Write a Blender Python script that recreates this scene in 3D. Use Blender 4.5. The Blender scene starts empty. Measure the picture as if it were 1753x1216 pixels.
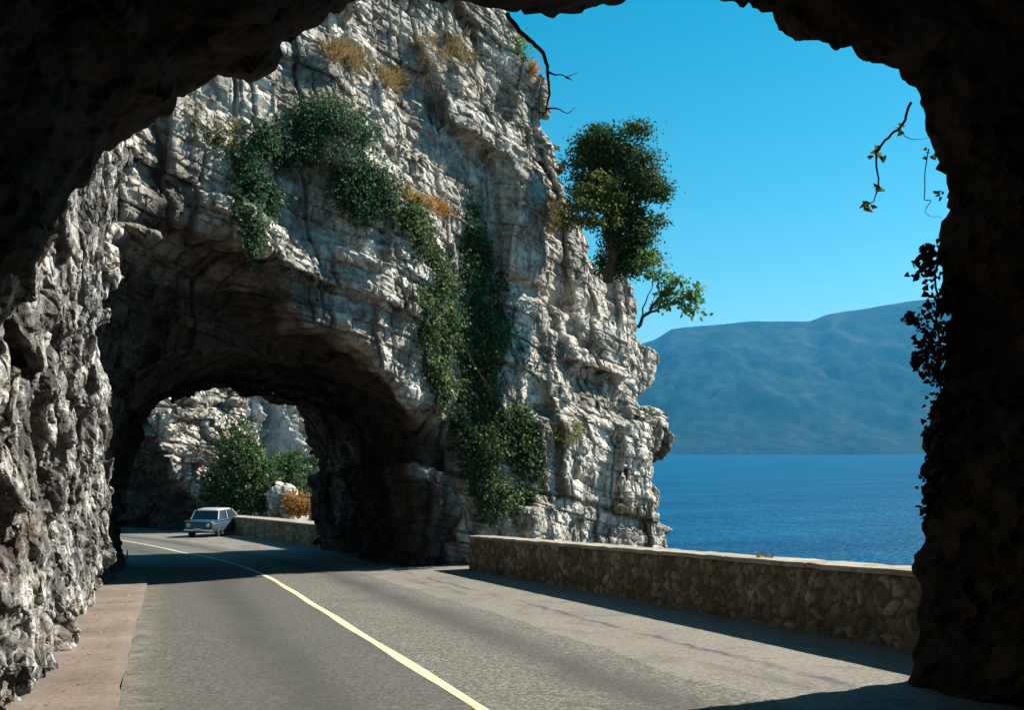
import bpy, math, random
import numpy as np
from mathutils import Vector
from mathutils.bvhtree import BVHTree
R = math.radians
rng = np.random.default_rng(7)
random.seed(7)
C = bpy.context.scene.collection
sc = bpy.context.scene

# ------------------------------------------------------------------ camera
F = 1700.0
YAW = math.atan(596 / F)
SL = 0.060                       # the road falls away from the camera
CAM = np.array([0.0, 0.0, 1.65])
cs, sn = math.cos(YAW), math.sin(YAW)
RIGHT = np.array([cs, -sn, 0.0]); FWD = np.array([sn, cs, 0.0]); UP = np.array([0, 0, 1.0])
cd = bpy.data.cameras.new('camera'); cam = bpy.data.objects.new('camera', cd); C.objects.link(cam)
cam.location = CAM; cam.rotation_euler = (R(90), 0, -YAW)
cd.sensor_width = 36; cd.lens = F / 1753 * 36; cd.shift_y = 160 / 1753
cd.clip_start = 0.05; cd.clip_end = 60000
sc.camera = cam

def ray(x, y):
    d = FWD + (x - 876.5) / F * RIGHT + (768 - y) / F * UP
    return d
def at(x, y, D):                 # point seen at a picture position, D metres in front of the camera
    return CAM + D * ray(x, y)
def atY(x, y, Y):
    d = ray(x, y); return CAM + d * (Y / d[1])
def zroad(Y):
    return -SL * np.minimum(Y, 42.0) - 0.040 * np.clip(Y - 42.0, 0, 22) - 0.02 * np.maximum(0, Y - 64.0)
def cx(Y):
    return 2.47 - 0.0045 * np.maximum(0, Y - 22.0) ** 2

# ------------------------------------------------------------------ noise
def _h(ix, iy, iz, s):
    with np.errstate(over='ignore'):
        n = (ix.astype(np.uint32) * np.uint32(374761393) + iy.astype(np.uint32) * np.uint32(668265263)
             + iz.astype(np.uint32) * np.uint32(2147483647 - 977) + np.uint32((s * 2654435761) & 0xffffffff))
        n = (n ^ (n >> np.uint32(13))) * np.uint32(1274126177)
        n = (n ^ (n >> np.uint32(16))) * np.uint32(2246822519)
        n = n ^ (n >> np.uint32(15))
    return (n & np.uint32(0xffffff)).astype(np.float32) / np.float32(0xffffff)
def vnoise(P, s=0):              # value noise, -1..1
    P = P.astype(np.float32)
    i = np.floor(P).astype(np.int64); f = P - i
    f = f * f * (3 - 2 * f)
    o = 0
    for a in (0, 1):
        wa = f[..., 0] if a else 1 - f[..., 0]
        for b in (0, 1):
            wb = f[..., 1] if b else 1 - f[..., 1]
            for c in (0, 1):
                wc = f[..., 2] if c else 1 - f[..., 2]
                o = o + wa * wb * wc * _h(i[..., 0] + a, i[..., 1] + b, i[..., 2] + c, s)
    return o * 2 - 1
def fbm(P, octv=4, s=0, g=0.5):
    o = 0; a = 1
    for k in range(octv):
        o = o + a * vnoise(P * 2.03 ** k, s + k * 17); a *= g
    return o
def worley(P, s):                # nearest and second cell, with the cell's own hash
    P = P.astype(np.float32)
    i = np.floor(P).astype(np.int64)
    n = len(P)
    d1 = np.full(n, 9, np.float32); d2 = np.full(n, 9, np.float32)
    best = np.zeros((n, 3), np.int64); vec = np.zeros((n, 3), np.float32)
    for a in (-1, 0, 1):
        for b in (-1, 0, 1):
            for c in (-1, 0, 1):
                q = i + np.array([a, b, c])
                fp = np.stack([q[:, 0] + _h(q[:, 0], q[:, 1], q[:, 2], s), q[:, 1] + _h(q[:, 0], q[:, 1], q[:, 2], s + 1),
                               q[:, 2] + _h(q[:, 0], q[:, 1], q[:, 2], s + 2)], 1)
                v = (P - fp).astype(np.float32); d = np.sqrt((v * v).sum(1))
                m = d < d1
                d2 = np.where(m, d1, np.minimum(d2, d))
                d1 = np.where(m, d, d1)
                best[m] = q[m]; vec[m] = v[m]
    return d1, d2, best, vec
def blocks(P, size, s, amp, tilt, crack=0.0, dip=(0.0, 0.0), cw=0.08):
    """faceted rock: every cell is a block with an offset and a tilt of its own, with cracks between"""
    Q = P.copy()
    Q[:, 2] = P[:, 2] + dip[0] * P[:, 0] + dip[1] * P[:, 1]
    Q = Q / np.array(size)
    Q = Q + 0.22 * np.stack([vnoise(Q * 1.7, s + 50), vnoise(Q * 1.7, s + 51), vnoise(Q * 1.7, s + 52)], 1)
    d1, d2, b, v = worley(Q, s)
    r = _h(b[:, 0], b[:, 1], b[:, 2], s + 5) * 2 - 1
    t = np.stack([_h(b[:, 0], b[:, 1], b[:, 2], s + 6 + k) * 2 - 1 for k in range(3)], 1)
    h = amp * (r + tilt * (t * v).sum(1))
    e = d2 - d1
    if crack:
        h = h - crack * np.exp(-(e / cw) ** 2)
    return h, r, e

def strata(P, s, T, L, amp, dip, ang, crack=0.05, cw=0.035, wob=0.12):
    """bedded and jointed limestone: courses of blocks, each with its own offset and tilt"""
    ca, sa = math.cos(ang), math.sin(ang)
    u = P[:, 0] * ca + P[:, 1] * sa; w = -P[:, 0] * sa + P[:, 1] * ca
    zb = P[:, 2] + dip[0] * P[:, 0] + dip[1] * P[:, 1] + wob * vnoise(P * 0.6, s + 1) + 0.25 * wob * vnoise(P * 2.5, s + 2)
    q = zb / T; q = q + 0.38 * np.sin(q * 1.9 + s) + 0.2 * np.sin(q * 4.3 + 2 * s)
    k = np.floor(q).astype(np.int64); fz = q - k; z0 = np.zeros_like(k)
    uu = u / (L * (0.7 + 0.8 * _h(k, z0, z0, s + 3))) + 9 * _h(k, z0, z0 + 1, s + 3) + 0.09 * vnoise(P * 1.1, s + 4)
    j = np.floor(uu).astype(np.int64); fu = uu - j
    ww = w / (1.6 * L) + 5 * _h(k, j, z0, s + 7); m = np.floor(ww).astype(np.int64)
    r = _h(j, k, m, s + 8) * 2 - 1; tu = _h(j, k, m, s + 9) * 2 - 1; tz = _h(j, k, m, s + 10) * 2 - 1
    h = amp * (r + 1.3 * tu * (fu - 0.5) + 1.1 * tz * (fz - 0.5))
    ed = np.minimum(np.minimum(fz, 1 - fz) * T, np.minimum(fu, 1 - fu) * L)
    h = h - crack * (0.3 + 0.7 * _h(j, k, m, s + 11)) * np.exp(-(ed / cw) ** 2)
    return h, r, ed

# ------------------------------------------------------------------ meshes
def mesh_np(name, V, Q, smooth=False):
    me = bpy.data.meshes.new(name)
    V = np.asarray(V, np.float32); Q = np.asarray(Q, np.int32)
    k = Q.shape[1]
    me.vertices.add(len(V)); me.vertices.foreach_set('co', V.ravel())
    me.loops.add(Q.size); me.loops.foreach_set('vertex_index', Q.ravel())
    me.polygons.add(len(Q))
    me.polygons.foreach_set('loop_start', np.arange(0, Q.size, k, dtype=np.int32))
    me.update(calc_edges=True); me.validate()
    me.polygons.foreach_set('use_smooth', np.full(len(me.polygons), smooth))
    return me
def surfnet(fn, lo, hi, h):
    lo = np.array(lo, float); n = np.ceil((np.array(hi) - lo) / h).astype(int) + 1
    ax = [lo[k] + h * np.arange(n[k]) for k in range(3)]
    G = np.empty(n, np.float32)
    for a in range(0, n[0], 24):
        X, Y, Z = np.meshgrid(ax[0][a:a + 24], ax[1], ax[2], indexing='ij')
        G[a:a + 24] = fn(X.astype(np.float32), Y.astype(np.float32), Z.astype(np.float32))
    G[0] = 1; G[-1] = 1; G[:, 0] = 1; G[:, -1] = 1; G[:, :, 0] = 1; G[:, :, -1] = 1   # closed body
    S = G < 0
    cnt = np.zeros(n - 1, np.int8)
    for a in (0, 1):
        for b in (0, 1):
            for c in (0, 1):
                cnt += S[a:n[0] - 1 + a, b:n[1] - 1 + b, c:n[2] - 1 + c]
    mix = (cnt > 0) & (cnt < 8)
    idx = np.argwhere(mix); vid = np.full(n - 1, -1, np.int64); vid[mix] = np.arange(len(idx))
    acc = np.zeros((len(idx), 3)); w = np.zeros(len(idx))
    for axis in range(3):
        for b in (0, 1):
            for c in (0, 1):
                o = [0, 0, 0]; o[(axis + 1) % 3] = b; o[(axis + 2) % 3] = c
                p0 = idx + o; o2 = list(o); o2[axis] = 1; p1 = idx + o2
                g0 = G[p0[:, 0], p0[:, 1], p0[:, 2]]; g1 = G[p1[:, 0], p1[:, 1], p1[:, 2]]
                m = (g0 < 0) != (g1 < 0)
                t = np.where(m, g0 / np.where(m, g0 - g1, 1), 0)
                acc[m] += (p0 + t[:, None] * (p1 - p0))[m]; w[m] += 1
    V = lo + h * acc / w[:, None]
    quads = []
    for axis in range(3):
        u, v = (axis + 1) % 3, (axis + 2) % 3
        sl0 = [slice(None)] * 3; sl1 = [slice(None)] * 3
        sl0[axis] = slice(0, -1); sl1[axis] = slice(1, None)
        ch = S[tuple(sl0)] != S[tuple(sl1)]
        E = np.argwhere(ch)
        E = E[(E[:, u] > 0) & (E[:, v] > 0) & (E[:, u] < n[u] - 1) & (E[:, v] < n[v] - 1)]
        q = []
        for du, dv in ((1, 1), (0, 1), (0, 0), (1, 0)):
            e = E.copy(); e[:, u] -= du; e[:, v] -= dv
            q.append(vid[e[:, 0], e[:, 1], e[:, 2]])
        q = np.stack(q, 1)
        ins = S[E[:, 0], E[:, 1], E[:, 2]]
        q[~ins] = q[~ins][:, ::-1]
        quads.append(q)
    Qd = np.concatenate(quads); Qd = Qd[(Qd >= 0).all(1)]
    # keep the largest connected body only
    lab = np.arange(len(V))
    while True:
        m = lab[Qd].min(1); new = lab.copy()
        for k in range(4): np.minimum.at(new, Qd[:, k], m)
        new = new[new]
        if (new == lab).all(): break
        lab = new
    big = np.bincount(lab[Qd[:, 0]], minlength=len(V)).argmax(); Qd = Qd[lab[Qd[:, 0]] == big]
    use = np.zeros(len(V), bool); use[Qd] = True; re_ = np.cumsum(use) - 1; V = V[use]; Qd = re_[Qd]
    return V, Qd
def link(name, me, m=None, parent=None):
    o = bpy.data.objects.new(name, me); C.objects.link(o)
    if m is not None: me.materials.append(m)
    if parent is not None: o.parent = parent
    return o
def subdivide(o, lv, simple=False):
    md = o.modifiers.new('s', 'SUBSURF'); md.subdivision_type = 'SIMPLE' if simple else 'CATMULL_CLARK'; md.levels = lv; md.render_levels = lv
    dg = bpy.context.evaluated_depsgraph_get()
    me = bpy.data.meshes.new_from_object(o.evaluated_get(dg))
    o.modifiers.clear(); old = o.data; o.data = me; bpy.data.meshes.remove(old)
def vget(me):
    a = np.empty(len(me.vertices) * 3, np.float32); me.vertices.foreach_get('co', a)
    b = np.empty(len(me.vertices) * 3, np.float32); me.vertex_normals.foreach_get('vector', b)
    return a.reshape(-1, 3).astype(np.float64), b.reshape(-1, 3).astype(np.float64)
def rock_body(name, fn, lo, hi, h, lv, mat, disp, smooth=False):
    V, Q = surfnet(fn, lo, hi, h)
    o = link(name, mesh_np(name, V, Q), mat)
    if lv: subdivide(o, lv, name in ('rock_cliff', 'rock_wall'))
    P, N = vget(o.data)
    res = disp(P, N); d, tone = res[0], res[1]
    if d.ndim == 1: d = N * d[:, None]
    o.data.vertices.foreach_set('co', (P + d).astype(np.float32).ravel())
    at_ = o.data.attributes.new('tone', 'FLOAT', 'POINT'); at_.data.foreach_set('value', tone.astype(np.float32))
    if len(res) > 2:
        for nm, av in zip(('shade_stain', 'joint'), res[2:]):
            a2 = o.data.attributes.new(nm, 'FLOAT', 'POINT'); a2.data.foreach_set('value', av.astype(np.float32))
    o.data.polygons.foreach_set('use_smooth', np.full(len(o.data.polygons), smooth))
    o.data.update(); print(name, len(P))
    return o
def tag(o, label=None, cat=None, group=None, kind=None):
    if label: o['label'] = label
    if cat: o['category'] = cat
    if group: o['group'] = group
    if kind: o['kind'] = kind
    return o
def empty(name, loc):
    o = bpy.data.objects.new(name, None); C.objects.link(o); o.location = loc; o.empty_display_size = 0.2
    return o
def parent_keep(o, p):
    o.parent = p; o.matrix_parent_inverse = p.matrix_basis.inverted()

# ------------------------------------------------------------------ node helpers
class NT:
    def __init__(self, name):
        self.m = bpy.data.materials.new(name); self.m.use_nodes = True
        self.t = self.m.node_tree; self.t.nodes.clear()
        self.out = self.n('ShaderNodeOutputMaterial')
    def n(self, ty, **kw):
        x = self.t.nodes.new(ty)
        for k, v in kw.items():
            if k in x.inputs.keys(): x.inputs[k].default_value = v
            else: setattr(x, k, v)
        return x
    def l(self, a, b): self.t.links.new(a, b)
    def coord(self, kind='Object', scale=(1, 1, 1), rot=(0, 0, 0)):
        c = self.n('ShaderNodeTexCoord'); mp = self.n('ShaderNodeMapping')
        mp.inputs['Scale'].default_value = scale; mp.inputs['Rotation'].default_value = rot
        self.l(c.outputs[kind], mp.inputs['Vector']); return mp.outputs[0]
    def noise(self, vec, scale, detail=6, rough=0.55, dist=0.0):
        x = self.n('ShaderNodeTexNoise'); x.inputs['Scale'].default_value = scale
        x.inputs['Detail'].default_value = detail; x.inputs['Roughness'].default_value = rough
        x.inputs['Distortion'].default_value = dist
        self.l(vec, x.inputs['Vector']); return x.outputs['Fac']
    def ramp(self, fac, stops, interp='LINEAR'):
        r = self.n('ShaderNodeValToRGB'); r.color_ramp.interpolation = interp
        e = r.color_ramp.elements
        while len(e) < len(stops): e.new(0.5)
        for k, (p, c) in enumerate(stops):
            e[k].position = p
            e[k].color = (c, c, c, 1) if isinstance(c, (int, float)) else (*c, 1)
        self.l(fac, r.inputs['Fac']); return r.outputs['Color']
    def mix(self, fac, a, b, mode='MIX'):
        x = self.n('ShaderNodeMix', data_type='RGBA', blend_type=mode)
        for s, v in ((x.inputs[0], fac), (x.inputs[6], a), (x.inputs[7], b)):
            if isinstance(v, (int, float)): s.default_value = v
            elif isinstance(v, tuple): s.default_value = (*v, 1)
            else: self.l(v, s)
        return x.outputs[2]
    def math(self, op, a, b=0.0, c=0.0):
        x = self.n('ShaderNodeMath', operation=op)
        for s, v in zip(x.inputs, (a, b, c)):
            if isinstance(v, (int, float)): s.default_value = v
            else: self.l(v, s)
        return x.outputs[0]
    def attr(self, name):
        return self.n('ShaderNodeAttribute', attribute_name=name).outputs['Fac']
    def bump(self, h, strength, dist, normal=None):
        b = self.n('ShaderNodeBump'); b.inputs['Strength'].default_value = strength; b.inputs['Distance'].default_value = dist
        self.l(h, b.inputs['Height'])
        if normal is not None: self.l(normal, b.inputs['Normal'])
        return b.outputs[0]
    def principled(self, col, rough=0.9, spec=0.2, normal=None, **kw):
        p = self.n('ShaderNodeBsdfPrincipled')
        if isinstance(col, tuple): p.inputs['Base Color'].default_value = (*col, 1)
        else: self.l(col, p.inputs['Base Color'])
        if isinstance(rough, (int, float)): p.inputs['Roughness'].default_value = rough
        else: self.l(rough, p.inputs['Roughness'])
        p.inputs['Specular IOR Level'].default_value = spec
        if normal is not None: self.l(normal, p.inputs['Normal'])
        for k, v in kw.items(): p.inputs[k.replace('_', ' ')].default_value = v
        self.l(p.outputs[0], self.out.inputs['Surface']); return p

def rock_mat(name, dark, mid, light, brown, brown_lo, brown_hi, lichen, lichen_amt, sc_=1.0, bump=1.0, streak=0.5):
    t = NT(name); v = t.coord()
    big = t.noise(v, 0.45 * sc_, 6, 0.6, 0.6)
    fine = t.noise(v, 5.0 * sc_, 10, 0.68, 0.3)
    med = t.noise(v, 1.3 * sc_, 6, 0.6, 0.4)
    col = t.ramp(t.math('ADD', t.math('MULTIPLY', big, 0.35), t.math('ADD', t.math('MULTIPLY', med, 0.3), t.math('MULTIPLY', fine, 0.35))),
                 [(0.37, dark), (0.47, mid), (0.56, light)])
    # block to block tone
    tone = t.attr('tone')
    tv = t.math('ADD', t.math('MULTIPLY', tone, 0.16), 0.95)
    cmb = t.n('ShaderNodeCombineColor'); [t.l(tv, cmb.inputs[k]) for k in range(3)]
    col = t.mix(1.0, col, cmb.outputs[0], 'MULTIPLY')
    # water streaks running down the face
    vs = t.coord(scale=(2.2, 2.2, 0.22))
    st = t.ramp(t.noise(vs, 1.0 * sc_, 6, 0.6, 0.4), [(0.52, 0.0), (0.68, streak)])
    col = t.mix(st, col, dark)
    br = t.ramp(t.noise(v, 0.33 * sc_, 7, 0.65, 0.8), [(brown_lo, 0.0), (brown_hi, 0.85)])
    col = t.mix(br, col, brown)
    li = t.ramp(t.noise(v, 2.6 * sc_, 9, 0.72, 1.0), [(0.53, 0.0), (0.63, lichen_amt)])
    col = t.mix(li, col, lichen)
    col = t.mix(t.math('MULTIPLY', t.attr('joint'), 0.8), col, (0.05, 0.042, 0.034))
    shade_fac = t.attr('shade_stain')
    shade_col = t.ramp(t.noise(v, 1.6, 8, 0.65, 0.5), [(0.3, (0.009, 0.007, 0.005)), (0.55, (0.030, 0.022, 0.016)), (0.72, (0.085, 0.064, 0.046))])
    col = t.mix(shade_fac, col, shade_col)  # dark brown mixed in where shade is painted on the rock
    vb = t.coord(scale=(1, 1, 2.0), rot=(R(6), R(10), 0))
    vo = t.n('ShaderNodeTexVoronoi', feature='DISTANCE_TO_EDGE'); vo.inputs['Scale'].default_value = 2.2 * sc_
    t.l(vb, vo.inputs['Vector'])
    vd = t.math('MINIMUM', vo.outputs['Distance'], 0.08)
    b1 = t.bump(vd, 0.35 * bump, 0.35)
    b2 = t.bump(t.noise(v, 8 * sc_, 12, 0.75, 0.0), 0.7 * bump, 0.05, b1)
    t.principled(col, 0.92, 0.15, b2)
    return t.m

M = {}
M['cliff'] = rock_mat('pale_limestone', (0.11, 0.098, 0.082), (0.32, 0.293, 0.25), (0.66, 0.62, 0.54),
                      (0.20, 0.14, 0.09), 0.56, 0.72, (0.07, 0.064, 0.055), 0.7, streak=0.75)
M['wall_rock'] = rock_mat('grey_lichen_rock', (0.03, 0.031, 0.033), (0.15, 0.148, 0.142), (0.56, 0.54, 0.50),
                          (0.24, 0.17, 0.11), 0.60, 0.74, (0.015, 0.015, 0.017), 0.95, 2.2)
M['tunnel_rock'] = rock_mat('shade_dark_tunnel_rock', (0.007, 0.006, 0.005), (0.019, 0.015, 0.012), (0.045, 0.033, 0.022),
                            (0.07, 0.045, 0.022), 0.48, 0.7, (0.008, 0.008, 0.008), 0.8)  # rock colour set near black to carry the tunnel's deep shade
M['far_rock'] = rock_mat('streaked_far_rock', (0.15, 0.16, 0.17), (0.32, 0.33, 0.33), (0.48, 0.47, 0.45),
                         (0.16, 0.17, 0.10), 0.5, 0.65, (0.08, 0.09, 0.09), 0.6, 0.25, 1.5, 0.9)

def leaf_mat(name, a, b, c=None, trans=0.35, rough=0.5):
    t = NT(name)
    g = t.n('ShaderNodeNewGeometry')
    stops = [(0.0, a), (0.75, b)] + ([(1.0, c)] if c else [])
    col = t.ramp(g.outputs['Random Per Island'], stops)
    p = t.n('ShaderNodeBsdfPrincipled'); t.l(col, p.inputs['Base Color'])
    p.inputs['Roughness'].default_value = rough + 0.15; p.inputs['Specular IOR Level'].default_value = 0.12
    tr = t.n('ShaderNodeBsdfTranslucent'); t.l(col, tr.inputs['Color'])
    mx = t.n('ShaderNodeMixShader'); mx.inputs[0].default_value = trans
    t.l(p.outputs[0], mx.inputs[1]); t.l(tr.outputs[0], mx.inputs[2]); t.l(mx.outputs[0], t.out.inputs['Surface'])
    return t.m
M['dark_leaf'] = leaf_mat('dark_evergreen_leaf', (0.018, 0.042, 0.016), (0.055, 0.10, 0.03), (0.14, 0.18, 0.05))
M['ivy_leaf'] = leaf_mat('ivy_leaf', (0.022, 0.052, 0.022), (0.07, 0.125, 0.04), (0.23, 0.26, 0.09))
M['blue_leaf'] = leaf_mat('bluish_green_leaf', (0.022, 0.055, 0.03), (0.06, 0.12, 0.055), (0.15, 0.21, 0.09))
M['fig_leaf'] = leaf_mat('fresh_green_leaf', (0.05, 0.12, 0.04), (0.11, 0.22, 0.07), (0.2, 0.28, 0.10), 0.5)
M['yellow_leaf'] = leaf_mat('yellow_green_leaf', (0.09, 0.10, 0.025), (0.20, 0.19, 0.05), (0.34, 0.28, 0.07), 0.4)
M['orange_leaf'] = leaf_mat('orange_dry_leaf', (0.22, 0.10, 0.03), (0.42, 0.22, 0.06), (0.5, 0.36, 0.12), 0.4)
M['straw'] = leaf_mat('dry_grass_blade', (0.13, 0.10, 0.045), (0.26, 0.19, 0.08), (0.36, 0.27, 0.12), 0.35, 0.7)
M['red_leaf'] = leaf_mat('dark_red_creeper_leaf', (0.012, 0.012, 0.008), (0.035, 0.018, 0.012), (0.05, 0.04, 0.012), 0.3)
M['lime_leaf'] = leaf_mat('lime_leaf', (0.05, 0.075, 0.018), (0.13, 0.17, 0.04), (0.26, 0.28, 0.08), 0.45)
M['bright_vine'] = leaf_mat('vine_leaf', (0.04, 0.06, 0.02), (0.09, 0.10, 0.03), None, 0.4)
def plain_bark(name, a, b):
    t = NT(name); v = t.coord(scale=(1, 1, 0.3))
    f = t.noise(v, 14, 8, 0.7)
    t.principled(t.ramp(f, [(0.35, a), (0.65, b)]), 0.9, 0.1, t.bump(f, 0.6, 0.02)); return t.m
M['bark'] = plain_bark('brown_bark', (0.035, 0.026, 0.02), (0.11, 0.085, 0.06))
M['dark_bark'] = plain_bark('dark_bark', (0.015, 0.012, 0.01), (0.05, 0.038, 0.028))

# ------------------------------------------------------------------ SDF helpers
def sstep(a, b, x):
    t = np.clip((x - a) / (b - a), 0, 1); return t * t * (3 - 2 * t)
def smax(a, b, k):
    h = np.clip(0.5 + 0.5 * (a - b) / k, 0, 1); return b + (a - b) * h + k * h * (1 - h)
def polysdf(X, Z, pts):
    d = np.full(X.shape, 1e9, np.float32); s = np.ones(X.shape, np.float32)
    n = len(pts)
    for i in range(n):
        ax, az = pts[i]; bx, bz = pts[i - 1]
        ex, ez = bx - ax, bz - az; wx, wz = X - ax, Z - az
        t = np.clip((wx * ex + wz * ez) / (ex * ex + ez * ez + 1e-12), 0, 1)
        dx, dz = wx - ex * t, wz - ez * t
        d = np.minimum(d, dx * dx + dz * dz)
        c1 = Z >= az; c2 = Z < bz; c3 = ex * wz > ez * wx
        fl = (c1 & c2 & c3) | (~c1 & ~c2 & ~c3)
        s = np.where(fl, -s, s)
    return s * np.sqrt(d)
def stack(X, Y, Z): return np.stack([X, Y, Z], -1)

def add_relief(s, X, Y, Z, fn, band=0.75):
    m = np.abs(s) < band
    P = np.stack([X[m], Y[m], Z[m]], 1).astype(np.float64)
    if len(P): s[m] = s[m] - fn(P)
    return s
# ------------------------------------------------------------------ near tunnel (camera stands inside)
YM = 8.5
mouth_px = [(-60, 900), (-30, 600), (0, 505), (60, 465), (100, 400), (140, 330), (185, 255), (255, 218), (300, 205), (308, 152),
            (400, 146), (470, 128), (482, 82), (545, 66), (580, 26), (640, 4), (700, 10), (800, 22), (880, 40), (960, 42), (1010, 26),
            (1062, 14), (1075, -12), (1150, -8), (1185, 14), (1280, 44), (1345, 66), (1430, 70), (1480, 100), (1530, 122), (1555, 165),
            (1575, 215), (1600, 300), (1616, 365), (1612, 440), (1622, 560), (1618, 690), (1598, 800), (1600, 880), (1590, 960), (1588, 1080),
            (1575, 1180), (1572, 1300)]
YR = 6.9                          # the right jamb stands a little nearer
mouth = []
for (x, y) in mouth_px:
    Yp = YM - (YM - YR) * float(sstep(1100, 1540, x))
    p = atY(x, y, Yp); mouth.append((p[0] - (0.9 if x < -20 else 0), p[2] + SL * Yp))
mouth = [(-2.6, -2.5)] + mouth + [(mouth[-1][0], -2.5)]
_gx = np.arange(-4, 12, 0.02); _gz = np.arange(-3, 12, 0.02)
_GX, _GZ = np.meshgrid(_gx, _gz, indexing='ij'); _PG = polysdf(_GX, _GZ, mouth)
def sdf_tunnel(X, Y, Z):
    Zr = Z + SL * Y
    i = np.clip((X + 4) / 0.02, 0, len(_gx) - 1.001); k = np.clip((Zr + 3) / 0.02, 0, len(_gz) - 1.001)
    i0 = i.astype(int); k0 = k.astype(int); fi = i - i0; fk = k - k0
    b = (_PG[i0, k0] * (1 - fi) + _PG[i0 + 1, k0] * fi) * (1 - fk) + (_PG[i0, k0 + 1] * (1 - fi) + _PG[i0 + 1, k0 + 1] * fi) * fk
    ym = YM - (YM - YR) * sstep(4.3, 6.1, X)
    back = np.clip((ym - 0.5 - Y) * 0.35, 0, 0.6) * sstep(5.6, 4.2, X)
    bore = np.maximum(b - back + 0.05 * vnoise(stack(X, Y, Z) * 1.6, 9) * sstep(-0.2, -1.2, Y - ym), -(Y + 9.0))  # bore stops at added rock behind the camera to keep light out
    front = Y - ym + 0.06 * vnoise(stack(X, Y, Z) * 1.5, 3) + 0.05 * (Z - 5)
    box = np.maximum(np.maximum(X - 10.4, -3.4 - X), np.maximum(-2.4 - Zr, Z - 9.6))
    s = np.maximum(np.maximum(box, front), -10 - Y)
    return np.maximum(s, -bore)
def disp_tunnel(P, N):
    h1, r1, e1 = blocks(P, (0.8, 0.8, 0.5), 301, 0.10, 1.2, 0.03)
    h2, r2, e2 = blocks(P, (0.26, 0.26, 0.15), 331, 0.03, 1.3, 0.01)
    ym = YM - (YM - YR) * sstep(4.3, 6.1, P[:, 0])
    k = 0.25 + 0.75 * sstep(-0.4, -1.4, P[:, 1] - ym)       # the outline of the mouth stays sharp
    return h1 * k + h2 * (0.9 + 0.1 * k), r1
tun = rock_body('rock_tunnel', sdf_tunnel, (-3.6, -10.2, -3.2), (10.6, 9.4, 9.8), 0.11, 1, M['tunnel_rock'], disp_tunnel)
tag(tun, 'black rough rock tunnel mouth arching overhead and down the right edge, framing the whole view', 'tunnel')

# ------------------------------------------------------------------ left rock wall
def sdf_wall(X, Y, Z):
    Zr = Z + SL * Y
    P = stack(X, Y, Z)
    xw = -1.27 + 0.13 * np.maximum(0, Zr - 4.3) * sstep(12, 18, Y)
    xw = xw + 0.13 * fbm(P * np.array([0.5, 0.55, 0.5]), 3, 21) - 0.75 * sstep(9.3, 7.2, Y) * sstep(3.4, 2.0, Zr)
    xw = xw + 0.16 * sstep(17.6, 18.6, Y) * sstep(4.8, 4.2, Zr) + 0.10 * sstep(4.9, 3.6, Zr)
    d = (X - xw)
    yend = 19.4 + 0.2 * vnoise(P * 0.9, 33) + 2.4 * sstep(4.2, 6.5, Zr)
    d = smax(d, Y - yend, 0.25)
    d = np.maximum(d, 5.0 - Y)
    top = 3.5 + sstep(7.8, 9.2, Y) * 5.0 + 0.12 * np.maximum(0, Y - 9)
    d = smax(d, (Zr - top) * 0.9, 0.4)
    d = np.maximum(d, -2.6 - X)
    return add_relief(d, X, Y, Z, wall_relief, 0.5)
def wall_relief(P):
    h0 = blocks(P, (0.85, 0.85, 0.95), 401, 0.13, 1.3, 0.0, (0.2, 0.35))[0]
    h1 = blocks(P, (0.34, 0.34, 0.40), 431, 0.065, 1.5, 0.0, (0.2, 0.4))[0]
    return h0 + h1
def disp_wall(P, N):
    h0, r0, e0 = blocks(P, (0.85, 0.85, 0.95), 401, 0.0, 1.3, 0.03, (0.2, 0.35), 0.05)
    h1, r1, e1 = blocks(P, (0.34, 0.34, 0.40), 431, 0.0, 1.5, 0.018, (0.2, 0.4), 0.07)
    h2, r2, e2 = blocks(P, (0.13, 0.13, 0.13), 461, 0.014, 1.6, 0.0, (0.2, 0.5))
    jnt = np.maximum(np.exp(-(e0 / 0.07) ** 2), 0.8 * np.exp(-(e1 / 0.09) ** 2))
    return h0 + h1 + h2, 0.3 * r0 + 0.6 * r1 + 0.5 * r2, 0 * r0, jnt
wl = rock_body('rock_wall', sdf_wall, (-2.8, 4.6, -2.4), (1.0, 22.8, 10.4), 0.075, 2, M['wall_rock'], disp_wall)
tag(wl, 'rough grey speckled rock wall standing along the left edge of the road', 'rock wall')

# ------------------------------------------------------------------ the big cliff with its tunnel
def on_face(x, y):               # picture position -> point on the cliff's mean face
    d = ray(x, y); z = 5.0
    for _ in range(12):
        # Y = 20.7 + .6 X + .2 max(0, z-4)
        t = (20.2 + 0.2 * max(0, z - 4)) / (d[1] - 0.72 * d[0]); z = CAM[2] + t * d[2]
    return CAM + t * d
sil_px = [(840, -260), (862, -60), (880, 30), (908, 90), (940, 170), (950, 215), (968, 250), (978, 330), (1020, 390), (1040, 450), (1085, 480),
          (1104, 530), (1112, 580), (1130, 610), (1126, 655), (1102, 690), (1144, 706), (1150, 770), (1130, 812), (1138, 860),
          (1134, 900), (1112, 940), (1100, 1010), (1120, 1150)]
sil = np.array([on_face(*p) for p in sil_px]) - np.array([0.28, 0, 0]); o_ = np.argsort(sil[:, 2]); silZ = sil[o_, 2]; silX = sil[o_, 0]
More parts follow.
